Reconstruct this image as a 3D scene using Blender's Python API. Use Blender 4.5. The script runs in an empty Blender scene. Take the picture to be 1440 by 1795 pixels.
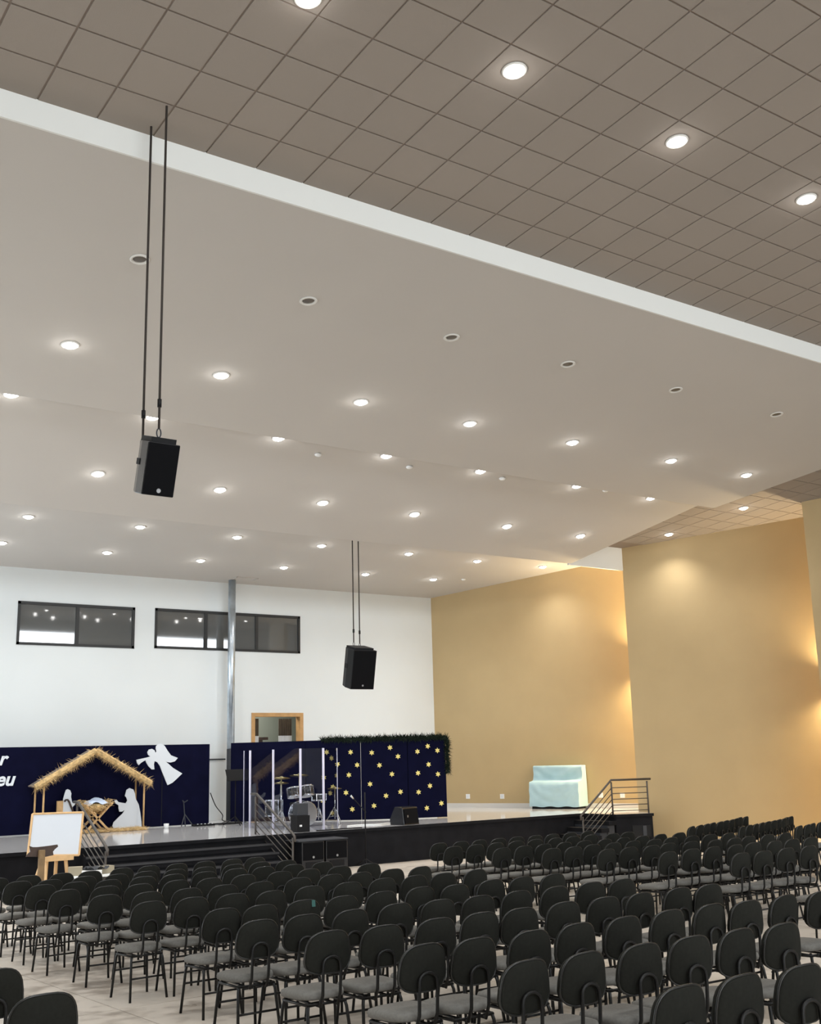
import bpy, math, random
from mathutils import Vector, Matrix
random.seed(7)
sc = bpy.context.scene
COL = sc.collection

# ------------------------------------------------------------------ camera
FPX, CW, CH = 1954.6, 1440.0, 1795.0
YAW, PITCH, ROLL = [math.radians(a) for a in (35.882, 12.337, -1.4728)]
CAM = Vector((0, 0, 1.77))
fw = Vector((math.sin(YAW) * math.cos(PITCH), math.cos(YAW) * math.cos(PITCH), math.sin(PITCH)))
r0 = Vector((math.cos(YAW), -math.sin(YAW), 0)); u0 = r0.cross(fw)
rt = r0 * math.cos(ROLL) + u0 * math.sin(ROLL); up = u0 * math.cos(ROLL) - r0 * math.sin(ROLL)
cd = bpy.data.cameras.new('camera'); cam = bpy.data.objects.new('camera', cd); COL.objects.link(cam)
cam.matrix_world = Matrix(((rt.x, up.x, -fw.x, CAM.x), (rt.y, up.y, -fw.y, CAM.y), (rt.z, up.z, -fw.z, CAM.z), (0, 0, 0, 1)))
cd.sensor_fit = 'HORIZONTAL'; cd.sensor_width = 36.0; cd.lens = 36.0 * FPX / CW
cd.clip_start = .05; cd.clip_end = 300
sc.camera = cam

# survey helpers: where a sight line through a pixel meets a real plane of the hall
def sight(x, y): return fw + rt * ((x - CW / 2) / FPX) - up * ((y - CH / 2) / FPX)
def onpl(x, y, n, p0):
    d = sight(x, y); n = Vector(n)
    return CAM + d * ((Vector(p0) - CAM).dot(n) / d.dot(n))
def atY(x, y, Y): return onpl(x, y, (0, 1, 0), (0, Y, 0))
def atZ(x, y, Z): return onpl(x, y, (0, 0, 1), (0, 0, Z))
def proj(p):
    d = Vector(p) - CAM; w = d.dot(fw)
    return (CW / 2 + FPX * d.dot(rt) / w, CH / 2 - FPX * d.dot(up) / w, w)

# ------------------------------------------------------------------ world, light, exposure
DAY = 270.0          # daylight through the rear clerestory windows
SPOT = 320.0          # one ceiling downlight
w = bpy.data.worlds.new('sky'); sc.world = w; w.use_nodes = True
w.node_tree.nodes['Background'].inputs[0].default_value = (.75, .87, 1, 1)
w.node_tree.nodes['Background'].inputs[1].default_value = 1.0
sc.view_settings.view_transform = 'Standard'; sc.view_settings.look = 'None'
sc.view_settings.gamma = 1.0; sc.view_settings.use_curve_mapping = False
sc.view_settings.exposure = -0.6

def area(name, loc, rot, sx, sy, power, col, spread=180):
    l = bpy.data.lights.new(name, 'AREA'); l.shape = 'RECTANGLE'; l.size = sx; l.size_y = sy
    l.energy = power; l.color = col; l.spread = math.radians(spread)
    o = bpy.data.objects.new(name, l); COL.objects.link(o); o.location = loc; o.rotation_euler = rot
    return o
REAR_Y, LEFT_X = -9.0, -5.0
BAYS = (-1.0, 6.0, 13.0, 20.3, 30.6)       # clerestory bays of the rear wall
# daylight enters through the clerestory bays and through unseen glazed doors added to the rear wall
for bx in BAYS:
    area('daylight', (bx, REAR_Y + .05, 8.45), (math.radians(80), 0, 0), 5.4, 2.2, DAY, (.90, .96, 1), 75)
for bx in (2.0, 15.0):  # low door openings added to lift the back wall top and stage ceiling
    area('daylight', (bx, REAR_Y + .05, 1.5), (math.radians(88), 0, 0), 4.6, 2.6, DAY * .8, (.92, .97, 1), 100)

# tall glazed doors along the left wall, out of the picture
LEFTWIN = ((13.0, 18.0, .0, 2.7), (23.2, 28.2, .5, 3.6))
for (ya, yb, za, zb_) in LEFTWIN:
    area('daylight', (LEFT_X + .05, (ya + yb) / 2, (za + zb_) / 2), (math.radians(90), 0, math.radians(-90)), yb - ya, zb_ - za, DAY * (4.2 if ya > 20 else 1.4), (.86, .94, 1))

# ------------------------------------------------------------------ materials
def mat(name, col, rough=.6, metal=0, var=0, vscale=8, bump=0, bscale=60, emit=None, es=0, spec=.5, rnd=0, sheen=0, coat=0):
    m = bpy.data.materials.new(name); m.use_nodes = True
    nt = m.node_tree; b = nt.nodes['Principled BSDF']
    b.inputs['Base Color'].default_value = (*col, 1); b.inputs['Roughness'].default_value = rough
    b.inputs['Metallic'].default_value = metal; b.inputs['Specular IOR Level'].default_value = spec
    b.inputs['Sheen Weight'].default_value = sheen; b.inputs['Coat Weight'].default_value = coat
    tc = nt.nodes.new('ShaderNodeTexCoord')
    src = None
    if var:
        n = nt.nodes.new('ShaderNodeTexNoise'); n.inputs['Scale'].default_value = vscale; n.inputs['Detail'].default_value = 5
        nt.links.new(tc.outputs['Object'], n.inputs['Vector'])
        r = nt.nodes.new('ShaderNodeMapRange'); r.inputs['From Min'].default_value = .3; r.inputs['From Max'].default_value = .7
        r.inputs['To Min'].default_value = 1 - var; r.inputs['To Max'].default_value = 1 + var
        nt.links.new(n.outputs['Fac'], r.inputs['Value']); src = r.outputs[0]
    if rnd:
        oi = nt.nodes.new('ShaderNodeObjectInfo'); r2 = nt.nodes.new('ShaderNodeMapRange')
        r2.inputs['To Min'].default_value = 1 - rnd; r2.inputs['To Max'].default_value = 1 + rnd
        nt.links.new(oi.outputs['Random'], r2.inputs['Value'])
        if src:
            mu = nt.nodes.new('ShaderNodeMath'); mu.operation = 'MULTIPLY'
            nt.links.new(src, mu.inputs[0]); nt.links.new(r2.outputs[0], mu.inputs[1]); src = mu.outputs[0]
        else: src = r2.outputs[0]
    if src:
        mx = nt.nodes.new('ShaderNodeVectorMath'); mx.operation = 'SCALE'; mx.inputs[0].default_value = col
        nt.links.new(src, mx.inputs['Scale']); nt.links.new(mx.outputs[0], b.inputs['Base Color'])
    if bump:
        n = nt.nodes.new('ShaderNodeTexNoise'); n.inputs['Scale'].default_value = bscale; n.inputs['Detail'].default_value = 3
        nt.links.new(tc.outputs['Object'], n.inputs['Vector'])
        bp = nt.nodes.new('ShaderNodeBump'); bp.inputs['Strength'].default_value = bump; bp.inputs['Distance'].default_value = .01
        nt.links.new(n.outputs['Fac'], bp.inputs['Height']); nt.links.new(bp.outputs[0], b.inputs['Normal'])
    if emit:
        b.inputs['Emission Color'].default_value = (*emit, 1); b.inputs['Emission Strength'].default_value = es
    return m

M = {}
def mk(k, *a, **kw): M[k] = mat(k, *a, **kw)
mk('white_wall', (.77, .81, .82), .75, var=.02, vscale=.6, bump=.05, bscale=40)
mk('tan_wall', (.50, .375, .20), .8, var=.03, vscale=1.2, bump=.15, bscale=90)
mk('plaster', (.53, .50, .465), .85, var=.015, vscale=.5)
mk('fascia', (.76, .76, .73), .8)
mk('ceiling_tile', (.33, .288, .252), .9, rnd=.02, bump=.15, bscale=120)
mk('tee_grid', (.25, .20, .165), .7)
mk('stage_black', (.010, .010, .012), .9, var=.25, vscale=3, bump=.1, spec=.15)
mk('stage_edge', (.028, .028, .032), .5)
mk('stage_tile', (.62, .62, .63), .09, var=.04, vscale=1.0)
mk('skirting', (.68, .66, .63), .35)
mk('navy', (.004, .0045, .020), .95, var=.15, vscale=3, spec=.08)
mk('white_card', (.76, .80, .85), .6)
mk('gold', (.85, .70, .22), .5)
mk('garland', (.006, .018, .007), .8, var=.4, vscale=20)
mk('straw', (.60, .42, .20), .85, var=.35, vscale=14)
mk('roof_board', (.16, .13, .11), .85, var=.2)
mk('wood', (.55, .34, .15), .55, var=.18, vscale=9)
mk('wood_light', (.66, .42, .20), .5, var=.12, vscale=9)
mk('wood_mid', (.20, .125, .055), .55, var=.2, vscale=9)
mk('wood_dark', (.042, .021, .013), .5, var=.2, vscale=9)
mk('steel', (.62, .70, .78), .30, metal=.85, var=.22, vscale=3)
mk('dark_paint', (.04, .043, .05), .55, spec=.3)
mk('rail', (.085, .075, .068), .38, metal=.5)
mk('black_plastic', (.008, .008, .009), .55, spec=.2)
mk('speaker_side', (.012, .012, .014), .25)
mk('grille', (.005, .005, .006), .9, bump=.3, bscale=300, spec=.1)
mk('chrome', (.75, .76, .78), .14, metal=1)
mk('drum_shell', (.02, .02, .022), .2, coat=.6)
mk('drum_head', (.75, .75, .76), .5)
mk('brass', (.60, .48, .22), .28, metal=1)
mk('cloth_blue', (.42, .60, .66), .85, var=.03, vscale=3)
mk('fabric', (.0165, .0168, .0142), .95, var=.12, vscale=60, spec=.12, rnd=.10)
mk('seat_fabric_lit', (.165, .16, .148), .95, var=.12, vscale=60, spec=.2, rnd=.10)  # chair fabric again, seat colour lightened for the light falling from above
mk('piping', (.012, .012, .011), .30)
mk('chair_metal', (.006, .006, .006), .38, spec=.3)
mk('glass_dark', (.11, .112, .11), .03, spec=1.0, coat=1.0)
mk('frame_black', (.012, .012, .012), .45)
mk('door_wood', (.52, .30, .12), .5, var=.12, vscale=6)
mk('room_wall', (.24, .26, .22), .85)
mk('curtain_brown', (.10, .075, .05), .9, var=.15)
mk('curtain_white', (.80, .80, .80), .9)
mk('plate', (.85, .86, .86), .4)
mk('lamp_on', (1, 1, 1), .4, emit=(1, .985, .95), es=40)
mk('lamp_cool', (1, 1, 1), .4, emit=(.90, .90, 1), es=40)
mk('lamp_off', (.10, .085, .07), .3)
mk('lamp_ring', (.70, .68, .64), .5)
mk('sconce', (.45, .36, .22), .5)
mk('hinge', (.66, .64, .78), .25)
mk('board_white', (.60, .645, .71), .35)
mk('paper', (.80, .81, .80), .8)
mk('carton', (.33, .29, .21), .85)
mk('baby_cloth', (.55, .66, .85), .8)
mk('led', (1, 1, 1), .4, emit=(1, 1, 1), es=4)
mk('sticker', (.02, .10, .085), .5)
mk('rope', (.035, .027, .022), .8)
mk('badge', (.42, .43, .45), .3, metal=.8)

def acrylic():
    m = bpy.data.materials.new('acrylic'); m.use_nodes = True; nt = m.node_tree; nt.nodes.clear()
    o = nt.nodes.new('ShaderNodeOutputMaterial'); mx = nt.nodes.new('ShaderNodeMixShader')
    t = nt.nodes.new('ShaderNodeBsdfTransparent'); t.inputs[0].default_value = (.90, .91, .94, 1)
    g = nt.nodes.new('ShaderNodeBsdfGlossy'); g.inputs['Roughness'].default_value = .03
    lw = nt.nodes.new('ShaderNodeLayerWeight'); lw.inputs[0].default_value = .5
    pw = nt.nodes.new('ShaderNodeMath'); pw.operation = 'POWER'; pw.inputs[1].default_value = 4
    f = nt.nodes.new('ShaderNodeMapRange'); f.inputs['To Min'].default_value = .035; f.inputs['To Max'].default_value = .8
    nt.links.new(lw.outputs['Facing'], pw.inputs[0]); nt.links.new(pw.outputs[0], f.inputs['Value'])
    nt.links.new(f.outputs[0], mx.inputs[0]); nt.links.new(t.outputs[0], mx.inputs[1]); nt.links.new(g.outputs[0], mx.inputs[2])
    nt.links.new(mx.outputs[0], o.inputs[0]); return m
M['acrylic'] = acrylic()

def floor_mat():
    m = mat('concrete_floor', (.47, .43, .385), .30); nt = m.node_tree; b = nt.nodes['Principled BSDF']
    tc = nt.nodes.new('ShaderNodeTexCoord')
    n1 = nt.nodes.new('ShaderNodeTexNoise'); n1.inputs['Scale'].default_value = .9; n1.inputs['Detail'].default_value = 6
    n2 = nt.nodes.new('ShaderNodeTexNoise'); n2.inputs['Scale'].default_value = 5; n2.inputs['Detail'].default_value = 6
    for n in (n1, n2): nt.links.new(tc.outputs['Object'], n.inputs['Vector'])
    ad = nt.nodes.new('ShaderNodeMath'); ad.operation = 'ADD'
    nt.links.new(n1.outputs['Fac'], ad.inputs[0]); nt.links.new(n2.outputs['Fac'], ad.inputs[1])
    cr = nt.nodes.new('ShaderNodeValToRGB'); e = cr.color_ramp.elements
    e[0].position = .75; e[0].color = (.38, .33, .28, 1); e[1].position = 1.25; e[1].color = (.64, .58, .51, 1)
    nt.links.new(ad.outputs[0], cr.inputs[0]); nt.links.new(cr.outputs[0], b.inputs['Base Color'])
    rr = nt.nodes.new('ShaderNodeMapRange'); rr.inputs['To Min'].default_value = .22; rr.inputs['To Max'].default_value = .42
    nt.links.new(n2.outputs['Fac'], rr.inputs['Value']); nt.links.new(rr.outputs[0], b.inputs['Roughness'])
    return m
M['floor'] = floor_mat()

# ------------------------------------------------------------------ mesh builder
class MB:
    def __init__(s): s.v = []; s.f = []
    def add(s, vs, fs):
        k = len(s.v); s.v += [tuple(v) for v in vs]; s.f += [tuple(i + k for i in f) for f in fs]; return s
    def box(s, c, d, R=None):
        R = R or Matrix.Identity(3); c = Vector(c); vs = []
        for z in (-.5, .5):
            for y in (-.5, .5):
                for x in (-.5, .5): vs.append(c + R @ Vector((x * d[0], y * d[1], z * d[2])))
        return s.add(vs, [(0, 2, 3, 1), (4, 5, 7, 6), (0, 1, 5, 4), (2, 6, 7, 3), (0, 4, 6, 2), (1, 3, 7, 5)])
    def bbox(s, a, b):
        return s.box([(a[i] + b[i]) / 2 for i in range(3)], [abs(b[i] - a[i]) for i in range(3)])
    def tube(s, pts, r, n=8, closed=False, r2=None):
        pts = [Vector(p) for p in pts]; N = len(pts); ref = None; rings = []
        for i, p in enumerate(pts):
            a = pts[i - 1] if (i or closed) else p; b = pts[(i + 1) % N] if (i < N - 1 or closed) else p
            t = (b - a).normalized()
            if ref is None: ref = t.orthogonal().normalized()
            ref = (ref - t * ref.dot(t)).normalized(); q = t.cross(ref)
            rr = r if r2 is None else r + (r2 - r) * i / max(1, N - 1)
            rings.append([p + (ref * math.cos(2 * math.pi * k / n) + q * math.sin(2 * math.pi * k / n)) * rr for k in range(n)])
        vs = [v for R in rings for v in R]; fs = []
        for i in range(N if closed else N - 1):
            j = (i + 1) % N
            for k in range(n): fs.append((i * n + k, i * n + (k + 1) % n, j * n + (k + 1) % n, j * n + k))
        if not closed: fs += [tuple(range(n))[::-1], tuple((N - 1) * n + k for k in range(n))]
        return s.add(vs, fs)
    def lathe(s, prof, c=(0, 0, 0), n=24, axis='Z', caps=True):
        vs = []; c = Vector(c)
        for (r, z) in prof:
            for k in range(n):
                a = 2 * math.pi * k / n; x, y = r * math.cos(a), r * math.sin(a)
                vs.append(c + (Vector((x, y, z)) if axis == 'Z' else Vector((x, z, y)) if axis == 'Y' else Vector((z, x, y))))
        fs = []
        for i in range(len(prof) - 1):
            for k in range(n): fs.append((i * n + k, i * n + (k + 1) % n, (i + 1) * n + (k + 1) % n, (i + 1) * n + k))
        if caps: fs += [tuple(range(n))[::-1], tuple((len(prof) - 1) * n + k for k in range(n))]
        return s.add(vs, fs)
    def prism(s, poly, off):
        n = len(poly); off = Vector(off); a = [Vector(p) for p in poly]; b = [p + off for p in a]
        fs = [tuple(range(n)), tuple(range(2 * n - 1, n - 1, -1))] + [(i, i + n, (i + 1) % n + n, (i + 1) % n) for i in range(n)]
        return s.add(a + b, fs)
    def grid(s, P):
        R, Cn = len(P), len(P[0])
        return s.add([p for row in P for p in row], [(i * Cn + j, i * Cn + j + 1, (i + 1) * Cn + j + 1, (i + 1) * Cn + j) for i in range(R - 1) for j in range(Cn - 1)])
    def mesh(s, name, m, smooth=False):
        me = bpy.data.meshes.new(name); me.from_pydata(s.v, [], s.f); me.update()
        import bmesh
        b = bmesh.new(); b.from_mesh(me); bmesh.ops.recalc_face_normals(b, faces=b.faces); b.to_mesh(me); b.free()
        me.materials.append(m)
        if smooth: me.polygons.foreach_set('use_smooth', [True] * len(me.polygons))
        return me
    def build(s, name, m, parent=None, smooth=False, bevel=0):
        o = bpy.data.objects.new(name, s.mesh(name, M[m] if isinstance(m, str) else m, smooth)); COL.objects.link(o)
        if parent: o.parent = parent
        if bevel:
            bv = o.modifiers.new('bevel', 'BEVEL'); bv.width = bevel; bv.segments = 2; bv.limit_method = 'ANGLE'
        return o
def tag(o, label=None, cat=None, group=None, kind=None):
    for k, v in (('label', label), ('category', cat), ('group', group), ('kind', kind)):
        if v: o[k] = v
    return o
def empty(name, loc, label, cat, group=None, rot=(0, 0, 0)):
    o = bpy.data.objects.new(name, None); COL.objects.link(o); o.location = loc; o.rotation_euler = rot
    o.empty_display_size = .2
    return tag(o, label, cat, group)
def struct(o, label=None): return tag(o, label, kind='structure')
def copy_tree(o, parent=None):
    c = o.copy(); COL.objects.link(c)
    if parent: c.parent = parent
    for ch in list(o.children): copy_tree(ch, c)
    return c
def local(parent, pts): return [Vector(p) - parent.location for p in pts]
ORD = ['first', 'second', 'third', 'fourth', 'fifth', 'sixth', 'seventh', 'eighth', 'ninth', 'tenth', 'eleventh', 'twelfth', 'thirteenth']

# ------------------------------------------------------------------ the hall: key lines
SL = .029                                    # the floor falls towards the stage
def fz(y): return -SL * y
T0Y, T0Z, TS = 10.4879, CAM.z + 6.6356, -.09755   # tiled ceiling plane, 10 percent fall
def tz(y): return T0Z + TS * (y - T0Y)
FAS = 10.47                                  # white fascia
P1 = [(FAS, CAM.z + 6.335), (17.1, CAM.z + 5.69)]
P2 = [(17.1, CAM.z + 5.93), (21.60, CAM.z + 4.97)]
P3 = [(21.66, CAM.z + 5.67), (29.0, CAM.z + 5.02)]
BACK = 29.0
STZ, STY = .17, 22.3                         # stage floor level, stage front line
def zat(P, y): return P[0][1] + (P[1][1] - P[0][1]) * (y - P[0][0]) / (P[1][0] - P[0][0])
def onpanel(x, y, P):
    s = (P[1][1] - P[0][1]) / (P[1][0] - P[0][0]); return onpl(x, y, (0, -s, 1), (0, P[0][0], P[0][1]))
def ontile(x, y): return onpl(x, y, (0, -TS, 1), (0, T0Y, T0Z))
EDGE = 21.45                                 # right edge of the plaster ceiling

# floor with shallow saw joints: two slabs of joints are real grooves between bays
xs = [LEFT_X - 1, -.9, 3.87, 8.65, 13.4, 18.2, 23.0, 27.8, 36]; ys = [REAR_Y - 1, -4.6, .2, 5.0, 9.8, 14.6, 19.4, 24.2, 30]
g = .006
fl = MB().prism([(LEFT_X - 1, REAR_Y - 1, fz(REAR_Y - 1) - .012), (36, REAR_Y - 1, fz(REAR_Y - 1) - .012), (36, 30, fz(30) - .012), (LEFT_X - 1, 30, fz(30) - .012)], (0, 0, -.3)).build('floor', 'tee_grid')
struct(fl, 'polished concrete floor of the hall falling gently to the stage')
for i in range(len(xs) - 1):
    for j in range(len(ys) - 1):
        x0, x1, y0, y1 = xs[i] + g, xs[i + 1] - g, ys[j] + g, ys[j + 1] - g
        MB().prism([(x0, y0, fz(y0)), (x1, y0, fz(y0)), (x1, y1, fz(y1)), (x0, y1, fz(y1))], (0, 0, -.012)).build('floor_slab', 'floor', fl)

# tiled ceiling: grid sheet with single tiles hung just below it
def sheet(name, poly, m, label, th=.06):
    return struct(MB().prism(poly, (0, 0, th)).build(name, m), label)
RX = 36.0
ceil = sheet('ceiling', [(LEFT_X - 1, REAR_Y - 1, tz(REAR_Y - 1) + .012), (RX, REAR_Y - 1, tz(REAR_Y - 1) + .012), (RX, FAS, tz(FAS) + .012), (LEFT_X - 1, FAS, tz(FAS) + .012)], 'tee_grid', 'grey-beige suspended tile ceiling in front of the white fascia')
ceil2 = sheet('ceiling', [(20.7, FAS, tz(FAS) + .012), (RX, FAS, tz(FAS) + .012), (RX, 21.66, tz(21.66) + .012), (20.7, 21.66, tz(21.66) + .012)], 'tee_grid', 'strip of tile ceiling along the tan walls')
TW = .625; DY = TW / math.sqrt(1 + TS * TS)
def tile_verts(i, j, g=.011):
    x0, x1 = 2.977 + i * TW + g, 2.977 + (i + 1) * TW - g; y1, y0 = T0Y - j * DY - g, T0Y - (j + 1) * DY + g
    return x0, x1, y0, y1
tiles = []
for j in range(-18, 32):
    for i in range(-14, 48):
        x0, x1, y0, y1 = tile_verts(i, j)
        strip = j < 0
        if strip and (x0 < 21.4 or x1 > RX or y1 > 21.66): continue
        c = ((x0 + x1) / 2, (y0 + y1) / 2, tz((y0 + y1) / 2))
        if x1 > RX or x0 < LEFT_X - 1 or y0 < REAR_Y: continue
        px, py, wd = proj(c)
        vis = wd > 1 and -120 < px < 1560 and -120 < py < 1100
        tiles.append((vis, -wd if wd > 0 else -1e3, i, j, strip, c))
tiles.sort(key=lambda t: (not t[0], -t[1]))
hw, hd = TW / 2 - .011, DY / 2 - .011
tm = MB().prism([(-hw, -hd, -hd * TS), (hw, -hd, -hd * TS), (hw, hd, hd * TS), (-hw, hd, hd * TS)], (0, 0, .014)).mesh('ceiling_tile', M['ceiling_tile'])
rest = {False: MB(), True: MB()}; n = 0
for vis, a, i, j, strip, c in tiles:
    if vis and n < 298:
        o = bpy.data.objects.new('ceiling_tile', tm); COL.objects.link(o); o.location = c; o.parent = ceil2 if strip else ceil; n += 1
    else:
        x0, x1, y0, y1 = tile_verts(i, j)
        rest[strip].prism([(x0, y0, tz(y0)), (x1, y0, tz(y0)), (x1, y1, tz(y1)), (x0, y1, tz(y1))], (0, 0, .014))
for strip, b in rest.items():
    if b.v: tag(b.build('ceiling_tiles', 'ceiling_tile', ceil2 if strip else ceil), kind='stuff')

# plaster ceiling, three falling panels with hidden upstands between them
def panel(P, xr0, xr1, label):
    (y0, z0), (y1, z1) = P
    return sheet('ceiling', [(LEFT_X - 1, y0, z0), (xr0, y0, z0), (xr1, y1, z1), (LEFT_X - 1, y1, z1)], 'plaster', label, .05)
panel(P1, EDGE, EDGE, 'smooth plaster ceiling just behind the white fascia')
panel(P2, EDGE, 20.9, 'smooth plaster ceiling between the two faint steps')
panel(P3, 24.8, 24.8, 'smooth plaster ceiling over the stage')
t = MB().bbox((LEFT_X - 1, FAS - .03, P1[0][1]), (EDGE, FAS + .03, tz(FAS) + .01)).build('trim_1', 'fascia'); struct(t, 'long white fascia between tile ceiling and plaster ceiling')
t = MB().bbox((20.86, 21.60, CAM.z + 4.93), (23.4, 21.66, tz(21.62) + .3)).build('trim_2', 'fascia'); struct(t, 'short white fascia above the tan wall beside the stage')
# plaster side cheek and upstands that close the steps (out of sight from the seats)
b = MB()
b.prism([(EDGE, FAS, P1[0][1]), (EDGE, 17.1, P1[1][1]), (EDGE, 17.1, tz(17.1) + .05), (EDGE, FAS, tz(FAS) + .05)], (.03, 0, 0))
b.prism([(EDGE, 17.1, P2[0][1]), (20.9, 21.6, P2[1][1]), (20.9, 21.6, tz(21.6) + .05), (EDGE, 17.1, tz(17.1) + .05)], (.03, 0, 0))
b.bbox((LEFT_X - 1, 17.1, P1[1][1]), (EDGE, 17.13, P2[0][1] + .04))
b.bbox((LEFT_X - 1, 21.6, P2[1][1]), (20.9, 21.63, P3[0][1] + .05))
b.bbox((20.9, 21.66, P3[0][1]), (RX, 21.70, P3[0][1] + .8))
struct(b.build('trim_3', 'plaster'), 'plaster upstands and cheek of the stepped ceiling')
# outer roof shell keeps daylight out above the ceilings
struct(MB().bbox((LEFT_X - 1.2, REAR_Y - 1.2, 11.6), (RX + .2, 31, 11.7)).build('ceiling', 'plaster'), 'roof deck above the ceilings')

# walls -------------------------------------------------------------
def wall_xz(name, y, x0, x1, z0, z1, holes, m, label, th=.2, sgn=1):
    X = sorted({x0, x1, *[h[0] for h in holes], *[h[1] for h in holes]}); Zs = sorted({z0, z1, *[h[2] for h in holes], *[h[3] for h in holes]})
    b = MB()
    for i in range(len(X) - 1):
        for k in range(len(Zs) - 1):
            cx, cz = (X[i] + X[i + 1]) / 2, (Zs[k] + Zs[k + 1]) / 2
            if any(h[0] < cx < h[1] and h[2] < cz < h[3] for h in holes): continue
            b.bbox((X[i], y, Zs[k]), (X[i + 1], y + th * sgn, Zs[k + 1]))
    return struct(b.build(name, m), label)
WIN = [(8.45, 11.60, 4.80, 5.92), (12.18, 16.78, 4.83, 5.94)]
DOOR = (15.17, 16.87, STZ, 3.09)
wall_xz('wall_back', BACK, LEFT_X - 1, 24.5, -1.2, 7.4, WIN + [DOOR], 'white_wall', 'white painted wall behind the stage')
REARWIN = [(bx - 2.7, bx + 2.7, 7.35, 9.55) for bx in BAYS] + [(-.3, 4.3, .2, 2.8), (12.7, 17.3, .2, 2.8)]
wall_xz('wall_rear', REAR_Y, LEFT_X - 1, RX, -1.0, 11.6, REARWIN, 'white_wall', 'rear wall of the hall with clerestory windows', .2, -1)
b = MB(); YS = sorted({REAR_Y, 29.2, *[v for h in LEFTWIN for v in h[:2]]}); ZS = sorted({-1.2, 11.6, *[v for h in LEFTWIN for v in h[2:]]})
for ya, yb in zip(YS[:-1], YS[1:]):
    for za, zb_ in zip(ZS[:-1], ZS[1:]):
        if not any(h[0] < (ya + yb) / 2 < h[1] and h[2] < (za + zb_) / 2 < h[3] for h in LEFTWIN): b.bbox((LEFT_X - .2, ya, za), (LEFT_X, yb, zb_))
struct(b.build('wall_left', 'white_wall'), 'left side wall of the hall with glazed doors')
struct(MB().bbox((RX - .2, REAR_Y, -1.2), (RX, 22.5, 11.6)).build('wall_outer', 'white_wall'), 'outer right wall behind the angled wall screens')
W1A, W1B = (21.71, 29.0), (26.0, 18.04)      # tan wall beside the stage
W2A, W2B = (22.93, 21.61), (27.2, 14.85)     # middle tan wall
W3A, W3B = (24.24, 16.57), (27.7, 9.6)
W4A, W4B = (26.4, 10.9), (31.0, 1.0)
def vwall(name, A, B, z0, z1, m, label, th=.18):
    d = Vector((B[0] - A[0], B[1] - A[1], 0)).normalized(); nn = Vector((-d.y, d.x, 0)) * th    # thickness away from the hall
    return struct(MB().prism([(A[0], A[1], z0), (B[0], B[1], z0), (B[0], B[1], z1), (A[0], A[1], z1)], nn).build(name, m), label)
vwall('wall_right', W1A, W1B, -1.2, 8.6, 'tan_wall', 'tan wall beside the stage behind the covered piano')
vwall('wall_right', W2A, W2B, -1.2, 9.2, 'tan_wall', 'middle angled tan wall with a scallop of light')
vwall('wall_right', W3A, W3B, -1.2, 10.2, 'tan_wall', 'angled tan wall cut by the right edge of the photo')
vwall('wall_right', W4A, W4B, -1.2, 11.4, 'tan_wall', 'angled tan wall out of the picture on the right')
d1 = Vector((W1B[0] - W1A[0], W1B[1] - W1A[1], 0)).normalized(); n1 = Vector((d1.y, -d1.x, 0))   # n1 points into the hall
struct(MB().prism([Vector((W1A[0], W1A[1], STZ)) + n1 * .002, Vector((24.3, W1A[1] + (24.3 - W1A[0]) * d1.y / d1.x, STZ)) + n1 * .002,
                   Vector((24.3, W1A[1] + (24.3 - W1A[0]) * d1.y / d1.x, STZ + .13)) + n1 * .002, Vector((W1A[0], W1A[1], STZ + .13)) + n1 * .002], n1 * .015).build('baseboard_right', 'skirting'), 'pale tile skirting along the tan wall on the stage')
# small wall plates
def plate(px, py, lab):
    p = onpl(px, py, n1, (W1A[0], W1A[1], 0))
    t = empty('wall_outlet', p, lab, 'outlet', 'outlets on the tan wall beside the stage')
    R = Matrix((d1, n1, Vector((0, 0, 1)))).transposed()
    MB().box(n1 * .008, (.14, .014, .14), R).build('cover_plate', 'plate', t)
    MB().box(n1 * .017, (.06, .006, .07), R).build('socket', 'white_card', t)
plate(821, 1396, 'white outlet plate on tan wall nearest the starry screen')
plate(881, 1396, 'white outlet plate on tan wall left of the covered piano')
plate(1054, 1394, 'white outlet plate on tan wall behind the stair handrail')
plate(1092, 1394, 'outlet plate on tan wall behind the level handrail bars')

# ------------------------------------------------------------------ high windows and door on the back wall
def window(n, x0, x1, z0, z1, splits, lab):
    w = struct(MB().bbox((x0, BACK + .16, z0), (x1, BACK + .20, z1)).build('window_%d' % n, 'frame_black'), lab)
    b = MB(); fwid = .07
    b.bbox((x0, BACK - .02, z0), (x1, BACK + .08, z0 + fwid)); b.bbox((x0, BACK - .02, z1 - fwid), (x1, BACK + .08, z1))
    b.bbox((x0, BACK - .02, z0), (x0 + fwid, BACK + .08, z1)); b.bbox((x1 - fwid, BACK - .02, z0), (x1, BACK + .08, z1))
    b.build('window_frame', 'frame_black', w)
    e = [x0] + splits + [x1]
    for s in splits: MB().bbox((s - .045, BACK - .01, z0), (s + .045, BACK + .07, z1)).build('mullion', 'frame_black', w)
    for i in range(len(e) - 1):
        MB().bbox((e[i] + .04, BACK + .03, z0 + .05), (e[i + 1] - .04, BACK + .04, z1 - .05)).build('pane', 'glass_dark', w)
window(1, *WIN[0], [10.02], 'black framed high window with two panes at left on the back wall')
window(2, *WIN[1], [13.72, 15.33], 'black framed high window with three panes behind the steel column')
x0, x1, z0, z1 = DOOR
d = struct(MB().bbox((x0, BACK - .03, z1 - .11), (x1, BACK + .22, z1)).build('door_1', 'door_wood'), 'wood framed doorway on the back wall above the navy screen')
for a, c in ((x0, x0 + .11), (x1 - .11, x1)): MB().bbox((a, BACK - .03, z0), (c, BACK + .22, z1 - .11)).build('door_jamb', 'door_wood', d)
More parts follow.
